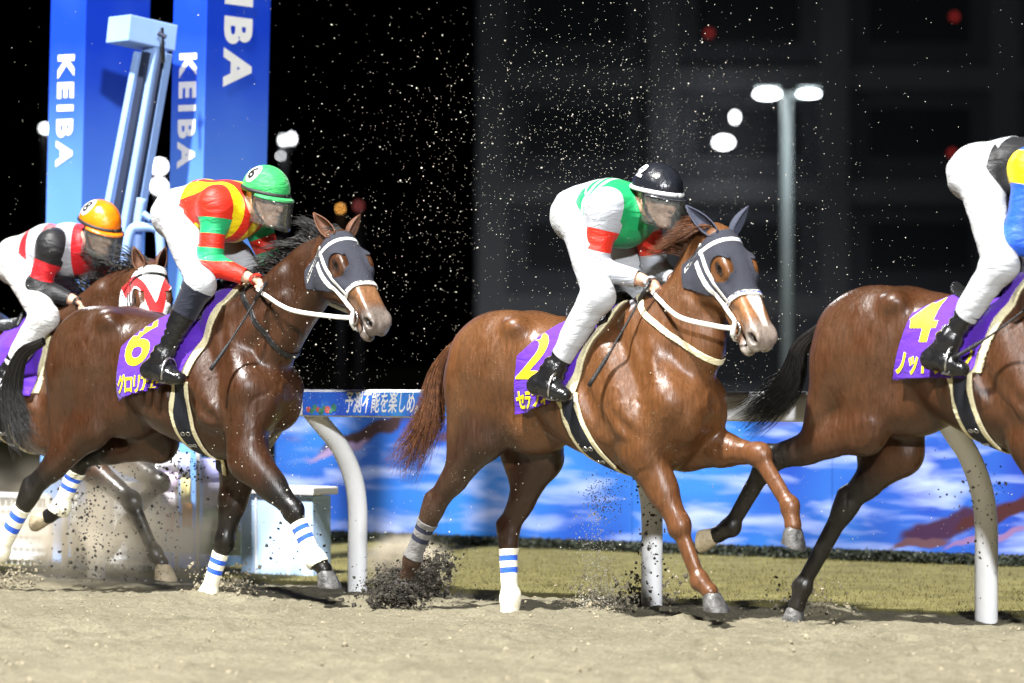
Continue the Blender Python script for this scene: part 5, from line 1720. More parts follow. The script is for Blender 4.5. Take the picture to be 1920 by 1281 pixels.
# turf strip beyond the rail
M_turf = mat('dry_turf', (0.132, 0.117, 0.042, 1), 0.9, 0.25, 4, 0.25, 60, spec=0.2)
xs = np.concatenate([[-60, -20], np.arange(-6, 9, 0.06), [20, 60]]); ys = np.concatenate([np.arange(0.26, 4.6, 0.06), [6, 12, 40]])
TX, TY = np.meshgrid(xs, ys, indexing='ij')
TZ = 0.018 + 0.02 * (fbm(np.stack([TX, TY, TX * 0], -1), 6, 3, 2) - 0.5) * (TY < 5)
TZ[:, 0] -= 0.03
TYy = TY + 0.05 * (fbm(np.stack([TX, TX * 0, TX * 0], -1), 5, 3, 7) - 0.5) * (TY < 0.5)
idx = np.arange(TX.size).reshape(TX.shape)
TF = np.stack([idx[:-1, :-1], idx[1:, :-1], idx[1:, 1:], idx[:-1, 1:]], -1).reshape(-1, 4)
turf = in_rail(link('lawn', np_mesh('lawn', np.stack([TX, TYy, TZ], -1).reshape(-1, 3), TF), M_turf)); tag(turf, kind='structure')
R = np.random.default_rng(21)
nb = 36000
bx_, by_ = R.uniform(-2.6, 7.2, nb), 0.30 + 4.0 * R.uniform(0, 1, nb) ** 1.4
hgt = R.uniform(0.010, 0.026, nb); an = R.uniform(0, 6.28, nb); ln = R.normal(0, 0.012, (nb, 2)); w_ = R.uniform(0.0015, 0.0032, nb)
bz_ = np.full(nb, 0.015)
BV = np.stack([np.stack([bx_ - w_ * np.cos(an), by_ - w_ * np.sin(an), bz_], 1), np.stack([bx_ + w_ * np.cos(an), by_ + w_ * np.sin(an), bz_], 1), np.stack([bx_ + ln[:, 0], by_ + ln[:, 1], bz_ + hgt], 1)], 1).reshape(-1, 3)
gr = in_rail(link('grass', np_mesh('grass', BV, np.arange(nb * 3).reshape(-1, 3), False), mat('grass_blades', (0.145, 0.128, 0.045, 1), 0.75, 0.3, 8, spec=0.25)))
tag(gr, 'short dry grass on the strip beyond the white rail', 'grass', kind='stuff')

# ------------------------------------------------------------------ running rail
M_rail = mat('rail_white', (0.80, 0.80, 0.81, 1), 0.35, 0.04, 6, 0.1, 30)
rail_top = RF.at(700, 730, -0.40)[2]
rail = empty('running_rail', RF.O, -THETA)
RX0, RX1 = -8.0, 10.0
sec = []
for k in range(20):
    a_ = 2 * math.pi * k / 20
    ex = lambda v_: math.copysign(abs(v_) ** 0.55, v_)
    sec.append((0.042 * ex(math.cos(a_)), 0.072 * ex(math.sin(a_))))
RV, RFc = [], []
xs = np.linspace(RX0, RX1, 19)
for x in xs:
    for y, z in sec:
        RV.append((x, -0.40 + y, rail_top - 0.073 + z))
for i in range(len(xs) - 1):
    for k in range(20):
        RFc.append((i * 20 + k, (i + 1) * 20 + k, (i + 1) * 20 + (k + 1) % 20, i * 20 + (k + 1) % 20))
link('top_rail', np_mesh('top_rail', np.array(RV), np.array(RFc)), M_rail, rail)
zr = rail_top - 0.12
ppts = spline(np.array([(0, 0, -0.1), (0, 0, 0.2), (0, 0, 0.46), (0, -0.045, 0.63), (0, -0.15, 0.78), (0, -0.27, 0.88), (0, -0.37, zr)]), 6)
PV, PF = tube_arrays(ppts, 0.057, 16, 0.8, (0, 1, 0))
pme = bpy.data.meshes.new('post'); pme.from_pydata([tuple(v) for v in PV], [], [tuple(dict.fromkeys(f)) for f in PF])
pme.polygons.foreach_set('use_smooth', [True] * len(pme.polygons))
SP = 1.931
for k in range(-3, 5):
    o = link('post', pme, M_rail, rail); o.location = (k * SP, 0, 0)
tag(rail, 'white running rail with curved posts along the far side of the track', 'rail')

# printed board clipped to the rail
M_board, nt, p = mat_new('blue_print_board')
tc = N(nt, 'TexCoord'); sp_ = N(nt, 'SeparateXYZ'); nt.links.new(tc.outputs['Object'], sp_.inputs['Vector'])
nn = N(nt, 'TexNoise'); nn.inputs['Scale'].default_value = 3.2; nn.inputs['Detail'].default_value = 3; nn.inputs['Distortion'].default_value = 1.0
nt.links.new(tc.outputs['Object'], nn.inputs['Vector'])
rp = N(nt, 'ValToRGB'); rp.color_ramp.elements[0].position = 0.32; rp.color_ramp.elements[1].position = 0.72
rp.color_ramp.elements[0].color = srgb(52, 66, 178); rp.color_ramp.elements[1].color = srgb(88, 176, 232)
e = rp.color_ramp.elements.new(0.5); e.color = srgb(48, 104, 208)
nt.links.new(nn.outputs['Fac'], rp.inputs['Fac']); nt.links.new(rp.outputs['Color'], p.inputs['Base Color']); p.inputs['Roughness'].default_value = 0.4
bx0, bx1 = RF.at(568, 755, -0.45)[0], RF.at(1180, 755, -0.45)[0]
bm = bmesh.new(); add_box(bm, ((bx0 + bx1) / 2, -0.449, rail_top - 0.076), (bx1 - bx0, 0.008, 0.122), None, 0.003)
board = in_rail(link('sponsor_board', bm_mesh('sponsor_board', bm), M_board))
tag(board, 'blue printed strip with white Japanese slogan fixed along the white rail', 'banner')
def rail_text(body, u, v, size, y, m, parent, shear=0.25, bold=0.0, sx=1.0):
    V2, F2 = text_tris(body, size, bold, shear, 0, 1.0, 'LEFT')
    o0 = RF.at(u, v, y)
    V3 = np.stack([o0[0] + V2[:, 0] * sx, np.full(len(V2), y), o0[2] + V2[:, 1]], 1)
    return link('lettering', np_mesh('lettering', V3, F2, False), m, parent)
rail_text('予測不能を楽しめ。', 645, 757, 0.118, -0.4565, M_white, board, 0.3, 0.002, 0.50)
rail_text('N', 776, 770, 0.06, -0.4565, M_white, board, 0.3, 0.001, 0.7); rail_text('I', 790, 770, 0.06, -0.4565, M_white, board, 0.3, 0.001, 0.7)
M_leafpatch = mat('printed_green', srgb(70, 130, 110), 0.6, 0.4, 40)
for i in range(9):      # printed garden picture at the board's end
    q = RF.at(578 + i * 6, 768 + 4 * math.sin(i * 2.1), -0.4565)
    bm = bmesh.new(); bmesh.ops.create_circle(bm, cap_ends=True, segments=9, radius=0.016 + 0.005 * math.sin(i * 3.3)); bmesh.ops.rotate(bm, cent=(0, 0, 0), matrix=Matrix.Rotation(math.pi / 2, 3, 'X'), verts=bm.verts)
    bmesh.ops.translate(bm, vec=(q[0], -0.4545 - 0.0004 * i, q[2]), verts=bm.verts)
    link('printed_leaf', bm_mesh('printed_leaf', bm), M_leafpatch if i % 3 else mat('printed_red%d' % i, srgb(190, 90, 90), 0.6), board)

# ------------------------------------------------------------------ long printed hoarding behind the turf
M_hoard, nt, p = mat_new('hoarding_print')
tc = N(nt, 'TexCoord')
mp = N(nt, 'Mapping'); mp.inputs['Scale'].default_value = (0.9, 1, 4.6); mp.inputs['Rotation'].default_value = (0, rad(22), 0)
nt.links.new(tc.outputs['Object'], mp.inputs['Vector'])
na = N(nt, 'TexNoise'); na.inputs['Scale'].default_value = 1.6; na.inputs['Detail'].default_value = 3; na.inputs['Distortion'].default_value = 0.35
nb_ = N(nt, 'TexNoise'); nb_.inputs['Scale'].default_value = 0.9; nb_.inputs['Detail'].default_value = 2
mp2 = N(nt, 'Mapping'); mp2.inputs['Scale'].default_value = (0.30, 1, 1.7); mp2.inputs['Location'].default_value = (3.4, 0, 0.7); mp2.inputs['Rotation'].default_value = (0, rad(-14), 0)
nt.links.new(tc.outputs['Object'], mp2.inputs['Vector'])
nc = N(nt, 'TexNoise'); nc.inputs['Scale'].default_value = 1.5; nc.inputs['Detail'].default_value = 3; nc.inputs['Distortion'].default_value = 0.5
for q, s_ in ((na, mp), (nb_, tc), (nc, mp2)):
    nt.links.new(s_.outputs['Vector' if s_ is not tc else 'Object'], q.inputs['Vector'])
r0 = N(nt, 'ValToRGB'); r0.color_ramp.elements[0].position = 0.35; r0.color_ramp.elements[1].position = 0.65
r0.color_ramp.elements[0].color = srgb(18, 50, 142); r0.color_ramp.elements[1].color = srgb(42, 104, 178)
nt.links.new(nb_.outputs['Fac'], r0.inputs['Fac'])
r1 = N(nt, 'ValToRGB'); r1.color_ramp.elements[0].position = 0.48; r1.color_ramp.elements[1].position = 0.72
r1.color_ramp.elements[0].color = (0, 0, 0, 1); r1.color_ramp.elements[1].color = (1, 1, 1, 1)
nt.links.new(na.outputs['Fac'], r1.inputs['Fac'])
m1 = N(nt, 'MixRGB'); m1.inputs['Color2'].default_value = srgb(142, 156, 200)
nt.links.new(r1.outputs['Color'], m1.inputs['Fac']); nt.links.new(r0.outputs['Color'], m1.inputs['Color1'])
r2 = N(nt, 'ValToRGB'); r2.color_ramp.elements[0].position = 0.66; r2.color_ramp.elements[1].position = 0.74
r2.color_ramp.elements[0].color = (0, 0, 0, 1); r2.color_ramp.elements[1].color = (1, 1, 1, 1)
nt.links.new(nc.outputs['Fac'], r2.inputs['Fac'])
m2 = N(nt, 'MixRGB'); m2.inputs['Color2'].default_value = srgb(86, 48, 78)
nt.links.new(r2.outputs['Color'], m2.inputs['Fac']); nt.links.new(m1.outputs['Color'], m2.inputs['Color1'])
HY = 4.3
_x0 = RF.at(520, 900, HY)[0]
last = m2
for (u_, v_, a_, b_, ang, colr) in ((1790, 985, 0.42, 0.075, 16, (44, 18, 48)), (1880, 960, 0.36, 0.05, 20, (52, 16, 20)), (1720, 1022, 0.24, 0.03, 8, (76, 50, 58)), (1850, 1010, 0.34, 0.025, 12, (110, 84, 124)), (690, 815, 0.46, 0.06, 18, (48, 32, 36)), (640, 842, 0.30, 0.03, 14, (130, 112, 150)), (880, 800, 0.3, 0.05, 18, (66, 48, 70))):
    q_ = RF.at(u_, v_, HY)
    mpe = N(nt, 'Mapping', vector_type='TEXTURE'); mpe.inputs['Location'].default_value = (q_[0] - _x0, 0, q_[2]); mpe.inputs['Rotation'].default_value = (0, -rad(ang), 0); mpe.inputs['Scale'].default_value = (a_, 1e3, b_)
    wn_ = N(nt, 'TexNoise'); wn_.inputs['Scale'].default_value = 4.0; wn_.inputs['Detail'].default_value = 2
    nt.links.new(tc.outputs['Object'], wn_.inputs['Vector'])
    av = N(nt, 'VectorMath', operation='MULTIPLY_ADD'); av.inputs[1].default_value = (0.30, 0, 0.16); nt.links.new(wn_.outputs['Color'], av.inputs[0]); nt.links.new(tc.outputs['Object'], av.inputs[2])
    sb = N(nt, 'VectorMath', operation='SUBTRACT'); sb.inputs[1].default_value = (0.15, 0, 0.08); nt.links.new(av.outputs['Vector'], sb.inputs[0])
    nt.links.new(sb.outputs['Vector'], mpe.inputs['Vector'])
    le = N(nt, 'VectorMath', operation='LENGTH'); nt.links.new(mpe.outputs['Vector'], le.inputs[0])
    fm = N(nt, 'MapRange'); fm.interpolation_type = 'SMOOTHSTEP'; fm.inputs['From Min'].default_value = 1.15; fm.inputs['From Max'].default_value = 0.7
    nt.links.new(le.outputs['Value'], fm.inputs['Value'])
    mm = N(nt, 'MixRGB'); mm.inputs['Color2'].default_value = srgb(*colr); nt.links.new(fm.outputs['Result'], mm.inputs['Fac']); nt.links.new(last.outputs['Color'], mm.inputs['Color1'])
    last = mm
nt.links.new(last.outputs['Color'], p.inputs['Base Color']); p.inputs['Roughness'].default_value = 0.5
hb, ht = 0.04, 0.98
x0, x1 = RF.at(520, 900, HY)[0], RF.at(2900, 900, HY)[0]
npan = 6
xe = np.linspace(x0, x1, npan + 1)
hoarding = empty('hoarding', RF.w((x0, HY, 0)), -THETA)
for i in range(npan):
    bm = bmesh.new(); add_box(bm, ((xe[i] + xe[i + 1]) / 2 - x0, 0, (hb + ht) / 2), (xe[i + 1] - xe[i] - 0.003, 0.05, ht - hb), None, 0.004)
    link('panel', bm_mesh('panel', bm), M_hoard, hoarding)
for i in range(npan + 1):
    bm = bmesh.new(); add_box(bm, (xe[i] - x0, 0.07, ht / 2), (0.06, 0.06, ht), None, 0.004)
    link('support', bm_mesh('support', bm), M_rail, hoarding)
tag(hoarding, 'long blue hoarding printed with white and purple streaks behind the lawn', 'hoarding')
# clipped low hedge at its foot
R = np.random.default_rng(5)
nl = 26000
lx, ly, lz = R.uniform(x0, x0 + 8.5, nl), HY - 0.22 + R.normal(0, 0.05, nl), R.uniform(0.0, 0.07, nl) + 0.01
nrm = R.normal(size=(nl, 3)); nrm /= np.linalg.norm(nrm, axis=1)[:, None]
t1 = np.cross(nrm, R.normal(size=(nl, 3))); t1 /= np.linalg.norm(t1, axis=1)[:, None]; t2 = np.cross(nrm, t1)
cc = np.stack([lx, ly, lz], 1)
LV = np.stack([cc - t1 * 0.016, cc + t2 * 0.009, cc + t1 * 0.016, cc - t2 * 0.009], 1).reshape(-1, 3)
hedge = empty('hedge', RF.w((x0, HY - 0.22, 0)), -THETA)
o = link('foliage', np_mesh('foliage', LV - np.array([x0, HY - 0.22, 0]), np.arange(nl * 4).reshape(-1, 4), False), mat('hedge_leaf', (0.012, 0.017, 0.007, 1), 0.7, 0.4, 20), hedge)
tag(o, kind='stuff')
tag(hedge, 'low dark clipped hedge along the foot of the blue hoarding', 'hedge')

# ------------------------------------------------------------------ winning-post towers
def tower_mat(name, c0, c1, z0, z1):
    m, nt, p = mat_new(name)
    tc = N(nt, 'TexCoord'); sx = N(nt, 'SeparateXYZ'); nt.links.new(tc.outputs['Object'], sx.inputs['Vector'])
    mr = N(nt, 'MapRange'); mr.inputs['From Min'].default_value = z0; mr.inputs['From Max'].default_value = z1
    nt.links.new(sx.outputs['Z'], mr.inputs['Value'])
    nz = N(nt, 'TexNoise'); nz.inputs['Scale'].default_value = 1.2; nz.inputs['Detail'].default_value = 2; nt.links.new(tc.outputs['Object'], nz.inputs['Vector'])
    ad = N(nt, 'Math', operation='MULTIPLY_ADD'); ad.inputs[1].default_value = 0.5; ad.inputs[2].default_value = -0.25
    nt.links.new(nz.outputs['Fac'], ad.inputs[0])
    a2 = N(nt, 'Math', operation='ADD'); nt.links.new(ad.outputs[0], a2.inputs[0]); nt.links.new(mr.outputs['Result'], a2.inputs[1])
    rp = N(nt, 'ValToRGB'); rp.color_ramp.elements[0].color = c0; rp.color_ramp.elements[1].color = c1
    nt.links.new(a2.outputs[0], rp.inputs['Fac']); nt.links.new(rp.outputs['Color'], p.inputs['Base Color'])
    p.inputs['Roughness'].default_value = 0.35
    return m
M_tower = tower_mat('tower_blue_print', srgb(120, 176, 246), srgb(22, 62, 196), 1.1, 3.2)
LEAN = rad(1.3)
def tower(u_left, u_mid, u_right, ynear, label, wide_text):
    # near face spans u_left..u_mid at the height of the horizon, depth from the wide face
    c0 = RF.at(u_left, 400, ynear); c1 = RF.at(u_mid, 400, ynear)
    wx = c1[0] - c0[0]
    # depth so that the far edge of the wide face shows at u_right
    best = None
    for dep in np.linspace(0.2, 1.4, 121):
        pt = RF.w((c1[0], ynear + dep, c1[2]))
        uu = PCX + FPX * pt[0] / pt[1]
        if best is None or abs(uu - u_right) < best[0]:
            best = (abs(uu - u_right), dep)
    dep = best[1]
    Ht = 4.6
    t = empty('goal_tower', RF.w((c0[0] + wx / 2, ynear + dep / 2, 0)) - np.array([c0[2] * math.tan(LEAN), 0, 0]), -THETA)
    t.rotation_euler = (Matrix.Rotation(LEAN, 3, 'Y') @ Matrix.Rotation(-THETA, 3, 'Z')).to_euler()
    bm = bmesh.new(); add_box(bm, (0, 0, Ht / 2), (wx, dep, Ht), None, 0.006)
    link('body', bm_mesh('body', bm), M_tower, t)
    # lettering reads downwards, letter tops to the right
    def down_text(body, size, zc, on_near, lx_=0.0):
        V2, F2 = text_tris(body, size, size * 0.045, 0.0, 0, 1.36)
        a, b_ = V2[:, 0], V2[:, 1]
        if on_near:
            V3 = np.stack([b_ * 0.9 + lx_, np.full(len(a), -dep / 2 - 0.004), zc - a], 1)
        else:
            V3 = np.stack([np.full(len(a), wx / 2 + 0.004), b_ * 1.1 + lx_, zc - a], 1)
        n = np.cross(V3[F2[:, 1]] - V3[F2[:, 0]], V3[F2[:, 2]] - V3[F2[:, 0]])
        s_ = n[:, 1] if on_near else -n[:, 0]
        F3 = np.where((s_ > 0)[:, None], F2[:, ::-1], F2)
        link('lettering', np_mesh('lettering', V3, F3, False), M_white, t)
    zc = RF.at(u_left, 208, ynear)[2]
    down_text('KEIBA', 0.20, zc, True, -0.01)
    down_text('KEIBA', 0.20, zc + 1.55, True, -0.01)
    if wide_text:
        zw = RF.at(u_mid, 148, ynear)[2]
        V2, F2 = text_tris('KEIBA', 0.29, 0.01, 0, 0, 1.25)
        down_text('KEIBA', 0.29, zw + V2[:, 0].max(), False, -0.02)
    tag(t, label, 'tower')
    return t
tower(86, 152, 272, 0.95, 'blue goal tower lettered on its narrow face, behind the orange-capped jockey', False)
tower(316, 379, 498, 0.95, 'blue goal tower with large letters on its wide face, behind the green-capped jockey', True)

# plinth beside the towers
M_pale = mat('pale_blue_panel', srgb(176, 204, 238), 0.5, 0.05, 4)
pa = RF.at(587, 1000, 0.75); pb = RF.at(438, 1000, 0.75)
zt = RF.at(587, 914, 0.75)[2]
plinth = empty('plinth_box', RF.w(((pa[0] + pb[0]) / 2, 0.86, 0)), -THETA)
Lx = pa[0] - pb[0]
bm = bmesh.new(); add_box(bm, (0, 0, (zt - 0.05) / 2), (Lx - 0.06, 0.16, zt - 0.05), None, 0.006); link('body', bm_mesh('body', bm), M_pale, plinth)
bm = bmesh.new(); add_box(bm, (0, 0, zt - 0.0225), (Lx, 0.22, 0.045), None, 0.008); link('lid', bm_mesh('lid', bm), M_white, plinth)
for k in (-0.25, 0.15):
    bm = bmesh.new(); add_box(bm, (k * Lx, -0.084, (zt - 0.05) / 2), (0.012, 0.012, zt - 0.07), None, 0.003); link('seam', bm_mesh('seam', bm), M_rail, plinth)
tag(plinth, 'pale blue equipment box with white lid behind the rail', 'box')

# leaning finish-line camera mast
M_alu = mat('pale_blue_metal', srgb(140, 172, 226), 0.4, 0.06, 6, metal=0.0)
M_alud = mat('dark_slot', srgb(30, 40, 64), 0.6, 0.1, 6)
MD = 21.7
mast_base = depth_at(206, 470, MD)
mast = empty('camera_mast', (mast_base[0], mast_base[1], 0), 0)
def beam(name, p0, p1, w, t, m, D=MD, sub=None):
    a_, b_ = depth_at(*p0, D), depth_at(*p1, D)
    ax = Vector(b_ - a_); L = ax.length; ax.normalize()
    side = Vector((RF.d[0], RF.d[1], 0)); side = (side - ax * side.dot(ax)).normalized(); nn = ax.cross(side)
    bm = bmesh.new(); add_box(bm, (0, 0, 0), (w, t, L), None, min(w, t) * 0.12)
    o = link(name, bm_mesh(name, bm), m, sub or mast)
    c_ = Vector((a_ + b_) / 2 - np.array([mast_base[0], mast_base[1], 0]))
    o.matrix_local = Matrix(((side[0], nn[0], ax[0], c_[0]), (side[1], nn[1], ax[1], c_[1]), (side[2], nn[2], ax[2], c_[2]), (0, 0, 0, 1)))
    return o
beam('rail', (262, 98), (180, 520), 0.045, 0.06, M_alu)
beam('column', (291, 88), (216, 520), 0.115, 0.10, M_alu)
beam('rail', (312, 100), (240, 520), 0.05, 0.06, M_alu)
beam('slot', (275, 98), (197, 520), 0.05, 0.03, M_alud, MD - 0.045)
beam('slot', (304, 98), (230, 520), 0.03, 0.03, M_alud, MD - 0.04)
h0, h1 = depth_at(222, 54, MD - 0.12), depth_at(310, 74, MD + 0.10)
ax = Vector(h1 - h0); L = ax.length; ax.normalize(); nn = Vector((0, 0, 1)); nn = (nn - ax * nn.dot(ax)).normalized(); sd_ = nn.cross(ax)
bm = bmesh.new(); add_box(bm, (0, 0, 0), (L * 1.02, 0.22, 0.155), None, 0.008)
hb_ = link('camera_head', bm_mesh('camera_head', bm), M_alu, mast)
c_ = Vector((h0 + h1) / 2 - np.array([mast_base[0], mast_base[1], 0]))
hb_.matrix_local = Matrix(((ax[0], sd_[0], nn[0], c_[0]), (ax[1], sd_[1], nn[1], c_[1]), (ax[2], sd_[2], nn[2], c_[2]), (0, 0, 0, 1)))
beam('latch', (303, 52), (306, 118), 0.016, 0.02, M_steel, MD - 0.14)
beam('latch', (296, 62), (312, 70), 0.02, 0.02, M_alud, MD - 0.15)
mb = np.array([mast_base[0], mast_base[1], 0])
def mpipe(name, pts, r, D=MD - 0.25):
    tube(name, [depth_at(u, v, D) - mb for u, v in pts], r, M_alu, mast, 10, smooth_n=6)
mpipe('pipe', [(228, 560), (236, 470), (246, 432), (262, 426), (290, 428), (300, 446), (304, 560)], 0.028)
mpipe('pipe', [(266, 372), (258, 430), (252, 560)], 0.03, MD - 0.18)
mpipe('bracket', [(268, 400), (284, 412)], 0.02, MD - 0.28)
# feet of the mast down to the ground
f0 = depth_at(190, 520, MD)
tube('strut', [f0 - mb, np.array([f0[0] - 0.12, f0[1], 0]) - mb], 0.05, M_alu, mast, 10)
tag(mast, 'leaning pale blue camera mast with box head between the goal towers', 'mast')

# wire fence panels and pennants behind the rail at the left
M_fence = mat('white_wire', (0.72, 0.73, 0.75, 1), 0.5, 0.05, 6)
def fence_panel(u0, u1, vtop, y, label):
    a_, b_ = RF.at(u0, 1000, y), RF.at(u1, 1000, y)
    z1 = RF.at(u0, vtop, y)[2]
    t = empty('fence_panel', RF.w((a_[0], y, 0)), -THETA)
    W = b_[0] - a_[0]
    for nm, cx, cz, sx_, sz_ in (('frame_bar', W / 2, z1, W, 0.03), ('frame_bar', W / 2, 0.06, W, 0.03), ('upright', 0, z1 / 2, 0.035, z1), ('upright', W, z1 / 2, 0.035, z1)):
        bm = bmesh.new(); add_box(bm, (cx, 0, cz), (sx_, 0.03, sz_), None, 0.004); link(nm, bm_mesh(nm, bm), M_fence, t)
    n1_, n2_ = int(W / 0.05), int(z1 / 0.075)
    bm = bmesh.new(); add_box(bm, (0, 0, z1 / 2), (0.008, 0.006, z1 - 0.03)); vb = bm_mesh('wire', bm)
    bm = bmesh.new(); add_box(bm, (W / 2, 0.007, 0), (W - 0.04, 0.006, 0.012)); hb2 = bm_mesh('slat', bm)
    for i in range(1, n1_):
        link('wire', vb, M_fence, t).location = (i * W / n1_, 0, 0)
    for i in range(1, n2_):
        link('slat', hb2, M_fence, t).location = (0, 0, 0.06 + i * (z1 - 0.06) / n2_)
    bm = bmesh.new(); add_box(bm, (W / 2, 0.03, z1 / 2 + 0.03), (W - 0.03, 0.006, z1 - 0.08)); link('sheet', bm_mesh('sheet', bm), mat('fence_sheet', (0.60, 0.64, 0.68, 1), 0.6, 0.06, 8), t)
    tag(t, label, 'fence')
fence_panel(-90, 92, 925, 0.62, 'white wire fence panel behind the rail at the picture edge')
fence_panel(122, 300, 905, 0.62, 'wide white wire fence panel behind the curved rail post')
def pennant(u, w, vtop, cols, y, label):
    a_ = RF.at(u, 1000, y); z1 = RF.at(u, vtop, y)[2]
    t = empty('pennant', RF.w((a_[0], y, 0)), -THETA)
    link('pole', bpy.data.meshes.new('pole'), M_rail, t)
    bpy.data.objects.remove(t.children[0]) if False else None
    for ch in list(t.children): bpy.data.objects.remove(ch)
    tube('pole', [(-w / 2 - 0.02, 0, 0), (-w / 2 - 0.02, 0, z1 + 0.05)], 0.012, M_rail, t, 8)
    hs = (z1 - 0.12) / len(cols)
    for i, c in enumerate(cols):
        V_, F_ = [], []
        for k in range(9):
            for j in range(2):
                V_.append((-w / 2 + w * k / 8, 0.02 * math.sin(k * 1.1 + i), 0.12 + hs * (i + j)))
        for k in range(8):
            F_.append((k * 2, k * 2 + 2, k * 2 + 3, k * 2 + 1))
        o = link('cloth_band', np_mesh('cloth_band', np.array(V_), np.array(F_)), mat_cloth('pennant_%d_%d' % (u, i), srgb(*c), 0.7, 0.3, 6), t); solidify(o, 0.004)
    tag(t, label, 'flag')
pennant(318, 0.16, 848, [(230, 226, 236), (236, 150, 120), (244, 236, 244), (226, 204, 236), (238, 238, 250)], 0.70, 'white and pink pennant standing behind the rail under horse 6')
pennant(348, 0.10, 850, [(220, 220, 236), (240, 170, 60), (236, 226, 160), (180, 190, 236)], 0.72, 'narrow white pennant with an orange band behind the rail')
pennant(412, 0.30, 860, [(120, 170, 130), (190, 220, 200), (214, 214, 246), (170, 172, 232)], 0.66, 'wide lavender pennant with green foot behind the rail')

# ------------------------------------------------------------------ night background: hall, lamps
M_facade = mat('dark_facade', (0.20, 0.21, 0.24, 1), 0.7, 0.1, 0.2)
M_facade2 = mat('facade_band', (0.34, 0.35, 0.38, 1), 0.6, 0.1, 0.2)
M_win = mat('dark_window', (0.10, 0.105, 0.12, 1), 0.6, 0.1, 0.3, spec=0.1)
BD = 118.0
b0, b1 = depth_at(893, 400, BD), depth_at(2700, 400, BD)
hall = empty('stable_hall', (b0[0], b0[1], 0), 0)
Wb, Hb = b1[0] - b0[0], 26.0
bm = bmesh.new(); add_box(bm, (Wb / 2, 6, Hb / 2), (Wb, 12, Hb)); link('wall', bm_mesh('wall', bm), M_facade, hall)
bm = bmesh.new(); add_box(bm, (0, -0.14, Hb / 2), (0.9, 0.3, Hb)); colm = bm_mesh('column', bm)
bm = bmesh.new(); add_box(bm, (Wb / 2, -0.08, 0), (Wb, 0.18, 0.7)); bandm = bm_mesh('floor_band', bm)
bm = bmesh.new(); add_box(bm, (0, -0.03, 0), (3.2, 0.07, 1.5)); winm = bm_mesh('window', bm)
for i in range(7):
    link('column', colm, M_win if i in (2, 3) else M_facade2, hall).location = (0.5 + i * 5.4, 0, 0)
for k in range(6):
    link('floor_band', bandm, M_facade2, hall).location = (0, 0, 3.1 + k * 3.6)
    for i in range(6):
        link('window', winm, M_win, hall).location = (3.2 + i * 5.4, 0, 1.5 + k * 3.6 - 0.1)
tag(hall, 'tall dark building with rows of unlit windows in the night behind', 'building')

M_lamp = mat_emit('lamp_white', (0.95, 0.97, 1.0), 9)
M_lampdim = mat_emit('lamp_dim', (0.9, 0.95, 1.0), 10)
M_amber = mat_emit('lamp_amber', (1.0, 0.45, 0.08), 4.0)
M_redlamp = mat_emit('lamp_red', (1.0, 0.02, 0.01), 0.2)
M_mast = mat('mast_grey', (0.35, 0.40, 0.40, 1), 0.5, 0.1, 2)
M_mastdark = mat('mast_dark', (0.03, 0.03, 0.035, 1), 0.6, 0.1, 2)
def lamp_disc(name, u, v, D, wpx, hpx, m, parent, base):
    c = depth_at(u, v, D)
    s = D / FPX
    V_, F_ = [], []
    n = 20
    for yy in (0, 0.12):
        for k in range(n):
            a_ = 2 * math.pi * k / n
            V_.append((c[0] + wpx / 2 * s * math.cos(a_) - base[0], c[1] + yy - base[1], c[2] + hpx / 2 * s * math.sin(a_) - base[2]))
    F_ = [tuple(range(n))] + [tuple(range(2 * n - 1, n - 1, -1))]
    for k in range(n):
        F_.append((k, n + k, n + (k + 1) % n, (k + 1) % n))
    me = bpy.data.meshes.new(name); me.from_pydata(V_, [], F_)
    return link(name, me, m, parent)
def floodlight(lamps, D, label, m=M_lamp, pole=True, cat='floodlight', name='floodlight'):
    c = depth_at(lamps[0][0], lamps[0][1], D)
    base = np.array([c[0], c[1], 0.0])
    t = empty(name, base, 0)
    for u, v, w, h_ in lamps:
        lamp_disc('lamp', u, v, D, w, h_, m, t, base)
    if pole:
        tube('mast', [(0, 0.35, 0), (0, 0.35, c[2])], [0.16, 0.10], M_mastdark, t, 8)
    else:
        tube('bracket', [(0, 0.1, c[2]), (0, BD - D + 0.1, c[2])], 0.04, M_mastdark, t, 8)
    ws = [depth_at(l[0], l[1], D) - base for l in lamps]
    a_, b_ = np.array(ws).min(0), np.array(ws).max(0)
    if len(lamps) > 1:
        tube('crossarm', [(a_[0] - 0.1, 0.25, (a_[2] + b_[2]) / 2), (b_[0] + 0.1, 0.25, (a_[2] + b_[2]) / 2)], 0.06, M_mastdark, t, 8)
    tag(t, label, cat)
    return t
floodlight([(298, 312, 22, 20), (298, 349, 22, 20), (268, 310, 16, 20), (268, 349, 16, 20)], 130, 'floodlight cluster of four white lamps seen between the goal towers')
floodlight([(84, 241, 10, 10)], 130, 'single white floodlight beside the left goal tower edge')
floodlight([(531, 263, 6, 12), (546, 260, 8, 14), (526, 292, 4, 4)], 130, 'small white floodlight pair right of the tall lettered tower')
floodlight([(1378, 220, 10, 16)], 116, 'small upper white floodlight left of the double street lamp', M_lamp, False)
floodlight([(1357, 267, 32, 18)], 116, 'larger lower white floodlight left of the double street lamp', M_lamp, False)
floodlight([(638, 391, 6, 7)], 110, 'single amber lamp glowing above the ears of horse 6', M_amber, cat='lamp', name='amber_lamp')
for u, v, lb in ((1330, 62, 'dim red warning light high left on the dark building'), (1790, 31, 'dim red warning light at top right of the dark building'), (1786, 287, 'dim red warning light near the leading jockey'), (672, 386, 'dim red light just right of the amber lamp')):
    floodlight([(u, v, 12, 12)], 116.5 if u > 900 else 112, lb, M_redlamp, u < 900, cat='warning light', name='warning_light')
SD_ = 62.0
pc = depth_at(1475, 400, SD_); base = np.array([pc[0], pc[1], 0.0])
